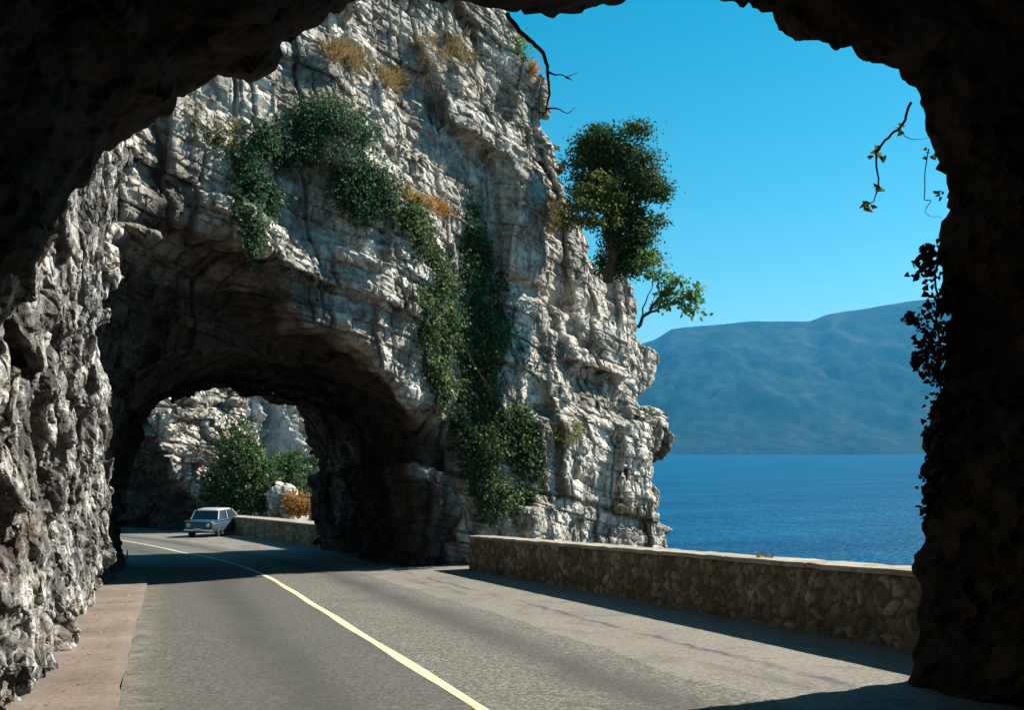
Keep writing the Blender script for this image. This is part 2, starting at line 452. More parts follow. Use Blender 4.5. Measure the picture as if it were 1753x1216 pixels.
def sdf_cliff(X, Y, Z):
    P = stack(X, Y, Z); Zr = Z + SL * Y
    low = fbm(P * 0.33, 3, 101)
    yf = 20.2 + 0.72 * X + 0.2 * np.maximum(0, Z - 4)
    yf = yf + 0.72 * np.clip(7.9 - X, 0, 2.4) * sstep(2.9, 1.9, Z) * sstep(5.0, 6.0, X)   # square jamb of the arch
    yf = yf + 0.9 * np.exp(-((X - 7.7 - 0.12 * Z) / 0.75) ** 2) * sstep(9.5, 6, Z)      # gully filled with ivy
    yf = yf - 0.7 * sstep(3.0, 2.4, Z) * sstep(9.3, 10.2, X)                            # lower shelf of the outcrop
    yf = yf - 0.5 * np.exp(-((X - 5.0) / 1.2) ** 2) * sstep(2.5, 4.5, Z) * sstep(9, 7, Z)   # bulge right of the arch
    yf = yf + 0.35 * low
    front = (yf - Y) * 0.82
    xr = np.interp(Z.ravel(), silZ, silX).reshape(X.shape)
    right = (X - xr) * 0.92 + 0.10 * np.maximum(0, Y - 30)
    s = smax(front, right, 0.35)
    yb = np.minimum(41.0 - 0.9 * np.maximum(0, 5.8 - X), 41.0) - 0.8 * np.maximum(0, X - 6.5)
    yb = np.maximum(yb, 30)
    s = smax(s, (Y - yb) * 0.75, 0.4)
    s = np.maximum(s, Z - 15.6 + low)
    s = np.maximum(s, -4.0 - X)
    # the road tunnel
    xc = cx(Y); hw = 3.8 + 1.3 * sstep(26, 40, Y)
    hwl = 4.2 - 1.0 * sstep(24, 34, Y); rc = 3.2 + 0.5 * sstep(24, 34, Y)
    qx = np.where(X > xc, (X - xc) - hw, (xc - X) - hwl) + rc
    qz = np.abs(Zr - 1.6) - (3.85 + 0.80 * sstep(25, 33, Y)) + rc
    bore = np.sqrt(np.maximum(qx, 0) ** 2 + np.maximum(qz, 0) ** 2) + np.minimum(np.maximum(qx, qz), 0) - rc
    bore = bore + 0.22 * fbm(P * 0.6, 2, 151)
    # flared hollow over the left half of the entrance
    el = np.sqrt(((X - 1.0) / 2.8) ** 2 + ((Y - 20.6) / 4.2) ** 2 + ((Z - 2.4) / 4.1) ** 2) - 1
    bore = np.minimum(bore, el * 2.8)
    s = smax(s, -bore, 0.35)
    return add_relief(s, X, Y, Z, cliff_relief, 0.8)
DIP = (0.20, 0.05)
def joints(P, amp, crack):
    u = P[:, 0] * 0.81 + P[:, 1] * 0.59
    uu = u / 1.9 + 0.10 * vnoise(P * 0.5, 681) + 0.05 * P[:, 2] + 0.03 * vnoise(P * 2.2, 682)
    j = np.floor(uu).astype(np.int64); f = uu - j; k = np.floor(P[:, 2] / 6.0).astype(np.int64); z0 = np.zeros_like(j)
    r = _h(j, k, z0, 683) * 2 - 1; e = np.minimum(f, 1 - f) * 1.9
    return amp * (r + 1.6 * (_h(j, k, z0, 684) - 0.3) * (f - 0.5)) - crack * np.exp(-(e / 0.045) ** 2), e
def cliff_relief(P):
    m = sstep(-0.5, 0.5, vnoise(P * 0.35, 98))
    return (strata(P, 501, 2.1, 2.5, 0.28, DIP, R(36), 0.0, 0.07, 0.10)[0] + joints(P, 0.16, 0.0)[0]
            + strata(P, 531, 0.78, 1.3, 0.16, DIP, R(36), 0.0, 0.05, 0.06)[0] * (0.5 + 0.5 * m))
def disp_cliff(P, N):
    dip = (0.20, 0.05)
    h0, r0, e0 = strata(P, 501, 2.1, 2.5, 0.0, dip, R(36), 0.13, 0.05, 0.10); hj, ej = joints(P, 0.0, 0.13)
    h1, r1, e1 = strata(P, 531, 0.78, 1.3, 0.0, dip, R(36), 0.08, 0.035, 0.06)
    h2, r2, e2 = strata(P, 561, 0.27, 0.5, 0.06, dip, R(36), 0.04, 0.022, 0.05)
    h3, r3, e3 = blocks(P, (0.34, 0.34, 0.22), 591, 0.022, 1.6, 0.0, dip)
    m = sstep(-0.5, 0.5, vnoise(P * 0.35, 98))
    # shade painted into bore, hollow and jamb; hollow and jamb stained brown too
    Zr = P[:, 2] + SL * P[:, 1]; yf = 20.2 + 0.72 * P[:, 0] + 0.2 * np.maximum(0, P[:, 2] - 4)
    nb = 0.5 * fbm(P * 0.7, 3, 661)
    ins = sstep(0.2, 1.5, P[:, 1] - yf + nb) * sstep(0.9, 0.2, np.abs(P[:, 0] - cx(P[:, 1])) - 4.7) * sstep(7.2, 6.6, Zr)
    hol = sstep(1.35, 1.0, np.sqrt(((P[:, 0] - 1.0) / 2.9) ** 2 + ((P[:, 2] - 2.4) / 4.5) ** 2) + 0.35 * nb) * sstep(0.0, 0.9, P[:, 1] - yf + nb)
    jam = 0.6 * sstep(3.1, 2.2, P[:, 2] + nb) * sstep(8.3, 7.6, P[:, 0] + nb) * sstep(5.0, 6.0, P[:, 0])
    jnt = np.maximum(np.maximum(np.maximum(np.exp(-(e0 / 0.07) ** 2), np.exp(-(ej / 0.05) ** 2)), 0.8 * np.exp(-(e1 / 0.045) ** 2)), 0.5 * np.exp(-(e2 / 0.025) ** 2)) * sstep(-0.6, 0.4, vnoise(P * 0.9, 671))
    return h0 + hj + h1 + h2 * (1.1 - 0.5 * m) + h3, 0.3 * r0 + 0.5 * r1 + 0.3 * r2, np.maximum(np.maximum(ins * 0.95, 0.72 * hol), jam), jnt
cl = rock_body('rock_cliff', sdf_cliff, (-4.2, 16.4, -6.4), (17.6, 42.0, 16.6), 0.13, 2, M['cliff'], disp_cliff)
tag(cl, 'tall pale limestone cliff pierced by a dark road tunnel, ivy on its face', 'cliff')

# ------------------------------------------------------------------ next cliff seen through the tunnel
def at_g(x, y, D): return at(x, y, D)
def sdf_next(X, Y, Z):
    P = stack(X, Y, Z); Zr = Z - zroad(Y)
    low = fbm(P * 0.25, 3, 201)
    xq = X - (1.0 - 0.55 * Z)
    yf = 62.5 + np.where(xq > 0, 0.8 * xq, -1.25 * xq) + 0.12 * np.maximum(0, Z) + 0.6 * low
    s = (yf - Y) * 0.75
    xr = np.interp(Z.ravel(), [-6, -3, 0, 3, 6, 12], [9.2, 8.0, 7.2, 5.4, 4.2, 2.5]).reshape(X.shape) + 0.5 * low
    s = smax(s, (X - xr) * 0.9, 0.5)
    s = np.maximum(np.maximum(s, Y - 84), Z - 13 + low)
    s = np.maximum(s, -17 - X)
    xc = -4.6 - 0.36 * (Y - 62)
    qx = np.abs(X - xc) - 3.9 + 2.4; qz = np.abs(Zr - 1.5) - 4.2 + 2.4
    b = np.sqrt(np.maximum(qx, 0) ** 2 + np.maximum(qz, 0) ** 2) + np.minimum(np.maximum(qx, qz), 0) - 2.4
    return smax(s, -b, 0.4)
def disp_next(P, N):
    h0, r0, e0 = blocks(P, (2.2, 2.2, 1.2), 601, 0.35, 1.4, 0.12, (0.2, 0))
    h1, r1, e1 = strata(P, 631, 0.8, 1.2, 0.18, (0.2, 0), R(30), 0.08, 0.08)
    h2, r2, e2 = blocks(P, (0.35, 0.35, 0.22), 651, 0.08, 1.5, 0.0, (0.2, 0))
    st = 0.9 * sstep(0.5, -0.6, P[:, 0] - 1.0 + 0.55 * P[:, 2] + 0.6 * fbm(P * 0.5, 3, 655))  # left face darkened: painted shade of the side turned from the sun
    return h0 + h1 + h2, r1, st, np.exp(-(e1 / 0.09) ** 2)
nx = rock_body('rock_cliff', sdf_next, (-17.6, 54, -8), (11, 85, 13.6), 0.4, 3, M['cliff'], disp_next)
tag(nx, 'sunlit rock cliff seen through the tunnel, behind the car and the leafy tree', 'cliff')

# far streaked crag
def far_crag():
    n, m = 340, 220
    u = np.linspace(0, 1, n); v = np.linspace(0, 1, m)
    U, V = np.meshgrid(u, v, indexing='ij')
    X = 6 + 70 * U; Z = -31 + 62 * V * (1 - 0.35 * U)
    Y = 150 + 55 * U + 14 * V
    P = np.stack([X, Y, Z], -1).reshape(-1, 3)
    w = P * np.array([0.16, 0.16, 0.03])
    d = 5.5 * fbm(w, 5, 701, 0.6) + 1.6 * fbm(P * 0.45, 4, 711, 0.6)
    P[:, 1] += d; P[:, 0] -= 0.5 * d
    top = P.reshape(n, m, 3)
    back = top.copy(); back[..., 1] += 40; back[:, :, 0] += 10
    Vt = np.concatenate([P, back.reshape(-1, 3)])
    Q = []
    idx = np.arange(n * m).reshape(n, m); q = lambda I: np.stack([I[:-1, :-1], I[1:, :-1], I[1:, 1:], I[:-1, 1:]], -1).reshape(-1, 4)
    Q.append(q(idx)); Q.append(q(idx + n * m)[:, ::-1])
    for a, b in ((idx[:, -1], 1), (idx[:, 0], 0)):
        c = a + n * m; e = np.stack([a[:-1], a[1:], c[1:], c[:-1]], 1); Q.append(e if b else e[:, ::-1])
    for a, b in ((idx[0], 1), (idx[-1], 0)):
        c = a + n * m; e = np.stack([a[:-1], a[1:], c[1:], c[:-1]], 1); Q.append(e[:, ::-1] if b else e)
    o = link('rock_crag', mesh_np('rock_crag', Vt, np.concatenate(Q)), M['far_rock'])
    t = o.data.attributes.new('tone', 'FLOAT', 'POINT')
    return tag(o, 'distant grey crag with vertical streaks at the back of the tunnel view', 'cliff')
far_crag()

# ------------------------------------------------------------------ ground, road, pavement
def strip(name, ys, xs_fn, z_off, mat, kind=None, lat=False):
    V = []; n = len(xs_fn(ys[0])); L = []
    for y in ys:
        for x in xs_fn(y):
            V.append((x, y, float(zroad(y)) + z_off)); L.append(x - float(cx(y)) + 2.47)
    Q = [(i * n + j, i * n + j + 1, (i + 1) * n + j + 1, (i + 1) * n + j) for i in range(len(ys) - 1) for j in range(n - 1)]
    o = link(name, mesh_np(name, V, Q), mat)
    if lat:
        a = o.data.attributes.new('lat', 'FLOAT', 'POINT'); a.data.foreach_set('value', np.array(L, np.float32))
    if kind: o['kind'] = kind
    return o
def road_mat():
    t = NT('worn_asphalt'); v = t.coord()
    lat = t.attr('lat')
    g1 = t.noise(v, 22, 5, 0.8); g2 = t.noise(v, 90, 3, 0.8); pat = t.noise(v, 0.5, 7, 0.6, 0.5)
    grain = t.math('ADD', t.math('MULTIPLY', g1, 0.72), t.math('MULTIPLY', g2, 0.28))
    col = t.ramp(grain, [(0.37, (0.018, 0.018, 0.016)), (0.5, (0.105, 0.102, 0.088)), (0.63, (0.29, 0.275, 0.235))])
    sp = t.n('ShaderNodeSeparateXYZ'); t.l(v, sp.inputs[0])
    wob = t.math('MULTIPLY', t.math('SUBTRACT', t.noise(t.coord(scale=(0.3, 0.25, 1)), 1.2, 3), 0.5), 0.7)
    lw = t.math('ADD', lat, wob)
    # oil-darkened middles of the lanes, paler wheel tracks
    def band(c, w, amt):
        d = t.math('DIVIDE', t.math('SUBTRACT', lw, c), w)
        return t.math('MULTIPLY', t.math('EXPONENT', t.math('MULTIPLY', t.math('MULTIPLY', d, d), -1.0)), amt)
    dk = t.math('ADD', band(1.2, 0.40, 0.75), band(3.95, 0.36, 0.85))
    dk = t.math('MULTIPLY', dk, t.math('ADD', 0.35, pat))
    col = t.mix(t.math('MINIMUM', dk, 0.8), col, (0.042, 0.042, 0.038))
    # the left lane is an older, greener surface
    ll = t.ramp(lw, [(0.0, 0.0), (1.0, 0.0)])
    left = t.math('MULTIPLY', t.math('LESS_THAN', lat, 2.47), 0.5)
    col = t.mix(left, col, (0.043, 0.046, 0.042))
    pale = t.math('MULTIPLY', t.math('GREATER_THAN', lw, 4.7), t.math('MULTIPLY', pat, 0.8))
    col = t.mix(pale, col, (0.24, 0.215, 0.18))
    # tar seam wandering along the right edge
    sw = t.math('MULTIPLY', t.math('SUBTRACT', t.noise(t.coord(scale=(0.2, 1, 1)), 0.8, 6, 0.7), 0.5), 0.9)
    sd = t.math('ABSOLUTE', t.math('SUBTRACT', t.math('ADD', lat, sw), 5.68))
    seam = t.ramp(sd, [(0.02, 1.0), (0.085, 0.0)])
    gate = t.ramp(t.noise(t.coord(scale=(0.1, 0.7, 1)), 1.0, 3), [(0.42, 0.0), (0.55, 0.85)])
    seam = t.math('MULTIPLY', seam, gate)
    col = t.mix(seam, col, (0.045, 0.055, 0.06))
    # tar smears left by a repair, and pale grit washed along both edges
    sm2 = t.math('MULTIPLY', band(5.35, 0.16, 1.0), t.ramp(t.noise(t.coord(scale=(1.6, 0.28, 1)), 1.6, 6, 0.65), [(0.50, 0.0), (0.60, 0.75)]))
    col = t.mix(sm2, col, (0.05, 0.06, 0.066))
    gr = t.math('MULTIPLY', t.math('ADD', band(-0.30, 0.22, 1.0), band(7.3, 0.5, 1.0)), t.ramp(t.noise(v, 3.0, 8, 0.75), [(0.42, 0.0), (0.62, 0.8)]))
    col = t.mix(t.math('MINIMUM', gr, 0.8), col, (0.20, 0.175, 0.14))
    pt = t.ramp(t.noise(v, 0.9, 6, 0.6, 0.8), [(0.55, 0.0), (0.60, 0.35)])
    col = t.mix(pt, col, (0.07, 0.07, 0.064))
    # fine cracks
    vo = t.n('ShaderNodeTexVoronoi', feature='DISTANCE_TO_EDGE'); vo.inputs['Scale'].default_value = 0.55
    vv = t.n('ShaderNodeVectorMath', operation='ADD')
    nn = t.n('ShaderNodeTexNoise'); nn.inputs['Scale'].default_value = 2.0; nn.inputs['Detail'].default_value = 5; t.l(v, nn.inputs['Vector'])
    t.l(v, vv.inputs[0]); t.l(nn.outputs['Color'], vv.inputs[1]); t.l(vv.outputs[0], vo.inputs['Vector'])
    cr = t.math('MULTIPLY', t.ramp(vo.outputs['Distance'], [(0.003, 0.6), (0.012, 0.0)]), t.ramp(pat, [(0.5, 0.0), (0.6, 1.0)]))
    col = t.mix(cr, col, (0.05, 0.05, 0.05))
    t.principled(col, 0.85, 0.25, t.bump(grain, 0.55, 0.012))
    return t.m
M['road'] = road_mat()
ys = list(np.arange(-24, 96, 0.8))
road = strip('road', ys, lambda y: [cx(y) - 2.85 + (7.0 + 1.4 * sstep(40, 56, y)) * k / 14 + 0.0 for k in range(15)] + [cx(y) + 5.6 + 3 * sstep(40, 56, y)], 0.0, M['road'], 'structure', True)
def line_mat():
    t = NT('worn_yellow_paint'); v = t.coord()
    w = t.noise(v, 9, 8, 0.75)
    col = t.ramp(t.noise(v, 60, 4, 0.7), [(0.3, (0.40, 0.37, 0.22)), (0.6, (0.62, 0.58, 0.38))])
    col = t.mix(t.ramp(w, [(0.52, 0.0), (0.68, 0.8)]), col, (0.22, 0.21, 0.17))
    t.principled(col, 0.75, 0.3, t.bump(t.noise(v, 120, 3, 0.7), 0.3, 0.006)); return t.m
ln = strip('road_marking', ys, lambda y: [cx(y) - 0.105 + 0.012 * math.sin(y * 1.7), cx(y) + 0.01 + 0.012 * math.sin(y * 1.3 + 1)], 0.004, line_mat(), 'structure')
def concrete_mat(name, a, b, scale=6, moss=None):
    t = NT(name); v = t.coord()
    f = t.math('ADD', t.math('MULTIPLY', t.noise(v, scale * 0.2, 6, 0.6), 0.5), t.math('MULTIPLY', t.noise(v, scale * 3, 8, 0.7), 0.5))
    col = t.ramp(f, [(0.36, a), (0.62, b)])
    col = t.mix(t.math('MULTIPLY', t.attr('joint'), 0.8), col, (0.03, 0.028, 0.022))
    if moss:
        col = t.mix(t.ramp(t.noise(v, scale * 0.35, 8, 0.7, 0.6), [(0.52, 0.0), (0.66, 0.7)]), col, moss)
    t.principled(col, 0.9, 0.2, t.bump(t.noise(v, scale * 6, 8, 0.7), 0.5, 0.015)); return t.m
M['pave'] = concrete_mat('pink_worn_concrete', (0.105, 0.083, 0.068), (0.215, 0.176, 0.145), 5, (0.14, 0.11, 0.09))
def pave():
    V = []; Q = []; yy = np.arange(-20, 46, 0.35)
    for i, y in enumerate(yy):
        z = float(zroad(y)); e = cx(y) - 2.85 + 0.03 * vnoise(np.array([[0, y * 1.4, 0]]), 5)[0]
        for (x, h) in ((e, -0.05), (e + 0.015, 0.05), (e - 0.10, 0.06), (e - 0.5, 0.065), (e - 1.6, 0.07), (e - 1.62, -0.1)):
            V.append((x + (0.0), y, z + h))
    n = 6
    for i in range(len(yy) - 1):
        for j in range(n - 1):
            Q.append((i * n + j + 1, i * n + j, (i + 1) * n + j, (i + 1) * n + j + 1)[::-1])
    o = link('pavement', mesh_np('pavement', V, Q), M['pave']); o['kind'] = 'structure'
pave()
def ground():
    t = NT('stony_earth'); v = t.coord()
    f = t.noise(v, 1.2, 9, 0.65)
    t.principled(t.ramp(f, [(0.35, (0.06, 0.05, 0.035)), (0.6, (0.17, 0.15, 0.11))]), 0.95, 0.1, t.bump(t.noise(v, 6, 8, 0.7), 0.6, 0.1))
    prof = [(-140, 40), (-60, 6), (-18, -0.3), (-6, -0.12), (0, -0.06), (4, -0.06), (6.0, -0.12), (9.5, -1.2), (13, -9), (22, -22), (45, -36), (60, -45)]
    yy = list(np.arange(-160, 60, 10)) + list(np.arange(60, 420, 20))
    V = []; n = len(prof)
    for y in yy:
        for x, z in prof:
            off = 0 if x < 0 else float(sstep(42, 60, y)) * 3
            xx = x + float(cx(min(y, 90))) + (off if x > 4 else 0)
            V.append((xx, y, z + float(zroad(y)) if z > -20 else z))
    Q = [(i * n + j, i * n + j + 1, (i + 1) * n + j + 1, (i + 1) * n + j) for i in range(len(yy) - 1) for j in range(n - 1)]
    o = link('ground', mesh_np('ground', V, Q), t.m); o['kind'] = 'structure'
ground()

# ------------------------------------------------------------------ parapets
def masonry_mat(name, moss_from):
    t = NT(name); v = t.coord()
    scol = t.ramp(t.attr('tone'), [(0.0, (0.13, 0.105, 0.07)), (0.5, (0.28, 0.235, 0.16)), (1.0, (0.46, 0.40, 0.29))])
    f = t.noise(v, 22, 8, 0.7)
    scol = t.mix(t.ramp(f, [(0.4, 0.55), (0.6, 0.0)]), scol, (0.10, 0.085, 0.06))
    col = t.mix(t.attr('joint'), scol, (0.085, 0.07, 0.048))
    col = t.mix(t.ramp(t.noise(v, 2.2, 8, 0.7, 0.5), [(0.47, 0.0), (0.66, 0.5)]), col, (0.11, 0.085, 0.055))
    gm = t.ramp(t.noise(v, 0.7, 7, 0.6), [(0.47, 0.0), (0.66, 0.7)])
    col = t.mix(gm, col, (0.055, 0.062, 0.022))
    t.principled(col, 0.95, 0.1, t.bump(f, 0.6, 0.03)); return t.m
M['masonry'] = masonry_mat('rubble_masonry', 0)
M['coping'] = concrete_mat('pale_coping_concrete', (0.17, 0.15, 0.118), (0.42, 0.38, 0.30), 6, (0.10, 0.09, 0.05))
def parapet(path, h, th, label, name='parapet_wall', joint=2.2):
    """path of the road-side face, from near to far; body plus a coping"""
    extra = []
    base = np.array(path[0]); e = empty(name, (base[0], base[1], float(zroad(base[1]))))
    def sweep(o0, o1, z0, z1, rough, seed, step, stones):
        V = []; Q = []
        P = np.array(path, float)
        seg = np.r_[0, np.cumsum(np.linalg.norm(np.diff(P, axis=0), axis=1))]
        s = np.arange(0, seg[-1], step); X = np.interp(s, seg, P[:, 0]); Y = np.interp(s, seg, P[:, 1])
        T = np.stack([np.gradient(X), np.gradient(Y)], 1); T /= np.linalg.norm(T, axis=1)[:, None]
        Nn = np.stack([T[:, 1], -T[:, 0]], 1)     # away from the road (right of travel)
        rows = []
        nv = max(2, int((z1 - z0) / step) + 1)
        prof = [(o0, z) for z in np.linspace(z0, z1, nv)] + [(o, z1) for o in np.linspace(o0, o1, 5)[1:]] + [(o1, z) for z in np.linspace(z1, z0, nv)[1:]]
        k = len(prof)
        for i in range(len(s)):
            for (o, z) in prof:
                V.append((X[i] + Nn[i, 0] * o, Y[i] + Nn[i, 1] * o, float(zroad(Y[i])) + z))
        V = np.array(V)
        V += rough * np.stack([vnoise(V * 4.5, seed), vnoise(V * 4.5, seed + 1), 0.8 * vnoise(V * 3.5, seed + 2)], 1)
        N3 = np.repeat(np.c_[Nn, np.zeros(len(Nn))], k, axis=0)
        face = np.tile(np.array([1.0 if o <= o0 + 1e-6 else (-1.0 if o >= o1 - 1e-6 else 0.0) for o, z in prof]), len(s))
        jn = np.zeros(len(V)); tn = np.zeros(len(V))
        if stones:                    # rounded rubble stones standing proud of the mortar
            A = V * np.array([1, 1, 1.15]); A = A + 0.05 * np.stack([vnoise(V * 6, 31), vnoise(V * 6, 32), vnoise(V * 6, 33)], 1)
            A[:, 0] = 0; pick = vnoise(V * 0.9, 35) > 0.1
            d1, d2, bb, vv = worley(A / 0.145, 821); e1, e2, b2, v2 = worley(A / 0.21 + 7, 831)
            ed = np.where(pick, d2 - d1, e2 - e1); tn = np.where(pick, _h(bb[:, 0], bb[:, 1], bb[:, 2], 3), _h(b2[:, 0], b2[:, 1], b2[:, 2], 3))
            st = sstep(0.04, 0.30, ed); jn = 1 - sstep(0.05, 0.16, ed)
            V -= N3 * (face * (0.030 * st + 0.022 * (tn - 0.5) * st))[:, None]
        else:                         # a joint every couple of metres and a chipped edge
            jt = np.abs(((np.repeat(s, k) + 0.4) % 1.9) - 0.95); g = np.exp(-((0.95 - jt) / 0.018) ** 2)
            V[:, 2] -= 0.02 * g; V -= N3 * (face * 0.02 * np.maximum(0, vnoise(V * 7, 45) - 0.25))[:, None] * -1; jn = g
        extra.append((jn, tn))
        Q = [((i + 1) * k + j, (i + 1) * k + (j + 1) % k, i * k + (j + 1) % k, i * k + j) for i in range(len(s) - 1) for j in range(k)]
        Q = np.array(Q)
        caps = []
        nq = (k - 1) // 2
        for b0 in (0, (len(s) - 1) * k):
            for j in range(nq):
                a = [b0 + j, b0 + j + 1, b0 + k - 2 - j, b0 + k - 1 - j]
                caps.append(a if b0 == 0 else a[::-1])
        return V, np.concatenate([Q, np.array(caps)])
    def att(o):
        for nm, av in zip(('joint', 'tone'), extra[-1]):
            a2 = o.data.attributes.new(nm, 'FLOAT', 'POINT'); a2.data.foreach_set('value', np.asarray(av, np.float32))
    V, Q = sweep(0.0, th, -1.2, h - 0.065, 0.018, 811, 0.035, True); o = link('masonry', mesh_np('masonry', V, Q, True), M['masonry']); parent_keep(o, e); att(o)
    V, Q = sweep(-0.045, th + 0.05, h - 0.063, h, 0.010, 821, 0.03, False); o = link('coping', mesh_np('coping', V, Q), M['coping']); parent_keep(o, e); att(o)
    tag(e, label, 'wall'); return e
bpy.context.view_layer.update()
parapet([(7.5, 6.95), (7.5, 10), (7.5, 18), (7.5, 24.7)], 0.86, 0.42, 'long stone parapet wall with pale coping between the near road and the lake')
def rd(x, y):
    d = ray(x, y); t = CAM[2] / (-(d[2]) - SL * d[1]); p = CAM + t * d; return p
pw = [(6.6, 38.0), (5.9, 41.5), (5.2, 47.0), (4.3, 53.0), (3.2, 58.5)]
parapet(pw, 1.0, 0.9, 'low stone parapet wall beyond the tunnel, beside the car')

# ------------------------------------------------------------------ lake and hills
LAKE = -32.0
def lake():
    t = NT('lake_water'); v = t.coord()
    w = t.math('ADD', t.noise(t.coord(scale=(1, 1.4, 1)), 0.35, 4, 0.6), t.math('MULTIPLY', t.noise(v, 0.06, 3, 0.6), 1.6))
    col = t.ramp(t.noise(t.coord(scale=(1, 4, 1), rot=(0, 0, R(20))), 0.006, 8, 0.68), [(0.35, (0.0, 0.036, 0.095)), (0.65, (0.002, 0.075, 0.155))])
    glint = t.ramp(t.noise(t.coord(scale=(0.5, 1.3, 1), rot=(0, 0, R(20))), 0.55, 4, 0.6), [(0.70, 0.0), (0.76, 0.8)])
    col = t.mix(glint, col, (0.22, 0.30, 0.34))  # small pale specks painted as glints on the water
    t.principled(col, 0.4, 0.07, t.bump(w, 1.0, 1.4))
    me = mesh_np('lake', [(-6000, -9000, LAKE), (12000, -9000, LAKE), (12000, 12000, LAKE), (-6000, 12000, LAKE)], [(0, 1, 2, 3)])
    o = link('lake', me, t.m); o['kind'] = 'structure'
lake()
def hills():
    t = NT('wooded_hillside'); v = t.coord()
    f = t.math('ADD', t.math('MULTIPLY', t.noise(v, 0.0018, 8, 0.6), 0.5), t.math('MULTIPLY', t.noise(v, 0.012, 10, 0.7), 0.5))
    col = t.ramp(f, [(0.38, (0.006, 0.018, 0.016)), (0.5, (0.02, 0.036, 0.028)), (0.58, (0.045, 0.05, 0.038)), (0.66, (0.09, 0.085, 0.068))])
    t.principled(col, 1.0, 0.0, t.bump(t.noise(v, 0.02, 10, 0.7), 0.8, 20))
    n, m = 420, 90
    px = np.linspace(300, 2500, n)
    prof = np.interp(px, [300, 900, 1060, 1120, 1150, 1190, 1300, 1340, 1385, 1420, 1480, 1560, 1640, 1800, 2500], [600, 640, 600, 582, 563, 559, 549, 550, 549, 538, 529, 516, 508, 520, 600])
    D0, D1 = 5200.0, 7600.0
    V = np.zeros((n, m, 3))
    for i, x in enumerate(px):
        r = (x - 876.5) / F
        crest = CAM[2] + D1 * (768 - prof[i]) / F
        for j in range(m):
            tt = j / (m - 1)
            tD = min(tt / 0.8, 1.0)
            D = D0 + (D1 - D0) * tD + max(0, tt - 0.8) * 5 * 2500
            z = LAKE - 6 + (crest - LAKE + 6) * (tD ** 0.95) if tt <= 0.8 else crest - (tt - 0.8) * 5 * 500
            p = CAM + D * (FWD + r * RIGHT); V[i, j] = (p[0], p[1], z)
    P = V.reshape(-1, 3); T = np.tile(np.linspace(0, 1, m), n)
    gul = fbm(P * np.array([0.0016, 0.0016, 0.0008]), 5, 901); sm = fbm(P * 0.006, 3, 921)
    env = np.clip(np.sin(np.clip(T / 0.8, 0, 1) * math.pi), 0, 1)
    gul = gul + 0.35 * (0.5 - np.abs(fbm(P * np.array([0.003, 0.003, 0.001]), 4, 931)))
    P[:, 2] += (120 * gul + 45 * sm) * env + 5 * sm * (T > 0.5)
    idx = np.arange(n * m).reshape(n, m)
    Q = np.stack([idx[:-1, :-1], idx[1:, :-1], idx[1:, 1:], idx[:-1, 1:]], -1).reshape(-1, 4)
    o = link('hills', mesh_np('hills', P, Q, True), t.m); o['kind'] = 'structure'
hills()

# ------------------------------------------------------------------ ray casting onto the rocks
bpy.context.view_layer.update()
_bv = {}
def bvh(o):
    if o.name not in _bv:
        n = len(o.data.vertices); a = np.empty(n * 3, np.float32); o.data.vertices.foreach_get('co', a)
        k = len(o.data.polygons); q = np.empty(len(o.data.loops), np.int32); o.data.loops.foreach_get('vertex_index', q)
        _bv[o.name] = BVHTree.FromPolygons(a.reshape(-1, 3).tolist(), q.reshape(k, -1).tolist())
    return _bv[o.name]
def hit(o, x, y):
    d = Vector(ray(x, y)).normalized()
    # start beyond the near tunnel so that only the wanted rock is met
    loc, nor, i, dist = bvh(o).ray_cast(Vector(CAM), d)
    if loc is None: return None
    if nor.dot(d) > 0: nor = -nor
    return np.array(loc), np.array(nor)

# ------------------------------------------------------------------ plants
def unit(v): return v / (np.linalg.norm(v, axis=-1, keepdims=True) + 1e-9)
def leaves_mesh(name, P, Nn, size, shape='oval'):
    """one folded leaf per point: P base points, Nn facing direction, size per leaf"""
    n = len(P); P = np.asarray(P); Nn = unit(np.asarray(Nn))
    rnd = unit(rng.normal(size=(n, 3))); tdir = unit(rnd - (rnd * Nn).sum(1, keepdims=True) * Nn)
    tdir = unit(tdir + np.array([0, 0, -0.55])); tdir = unit(tdir - (tdir * Nn).sum(1, keepdims=True) * Nn)
    b = np.cross(Nn, tdir)
    s = np.asarray(size).reshape(-1, 1) * np.ones((n, 1))
    if shape == 'heart':
        outl = [(0, 0, 0), (-0.10, 0.48, 0.16), (0.52, 0.36, 0.08), (1.0, 0, -0.12), (0.52, -0.36, 0.08), (-0.10, -0.48, 0.16)]
    else:
        outl = [(0, 0, 0), (0.30, 0.27, 0.07), (0.68, 0.22, 0.03), (1.0, 0, -0.10), (0.68, -0.22, 0.03), (0.30, -0.27, 0.07)]
    V = np.stack([P + s * (a * tdir + c * b + d * Nn) for a, c, d in outl], 1)
    base = np.arange(n)[:, None] * 6
    Q = np.concatenate([base + np.array([[0, 1, 2, 3]]), base + np.array([[0, 3, 4, 5]])])
    return mesh_np(name, V.reshape(-1, 3), Q)
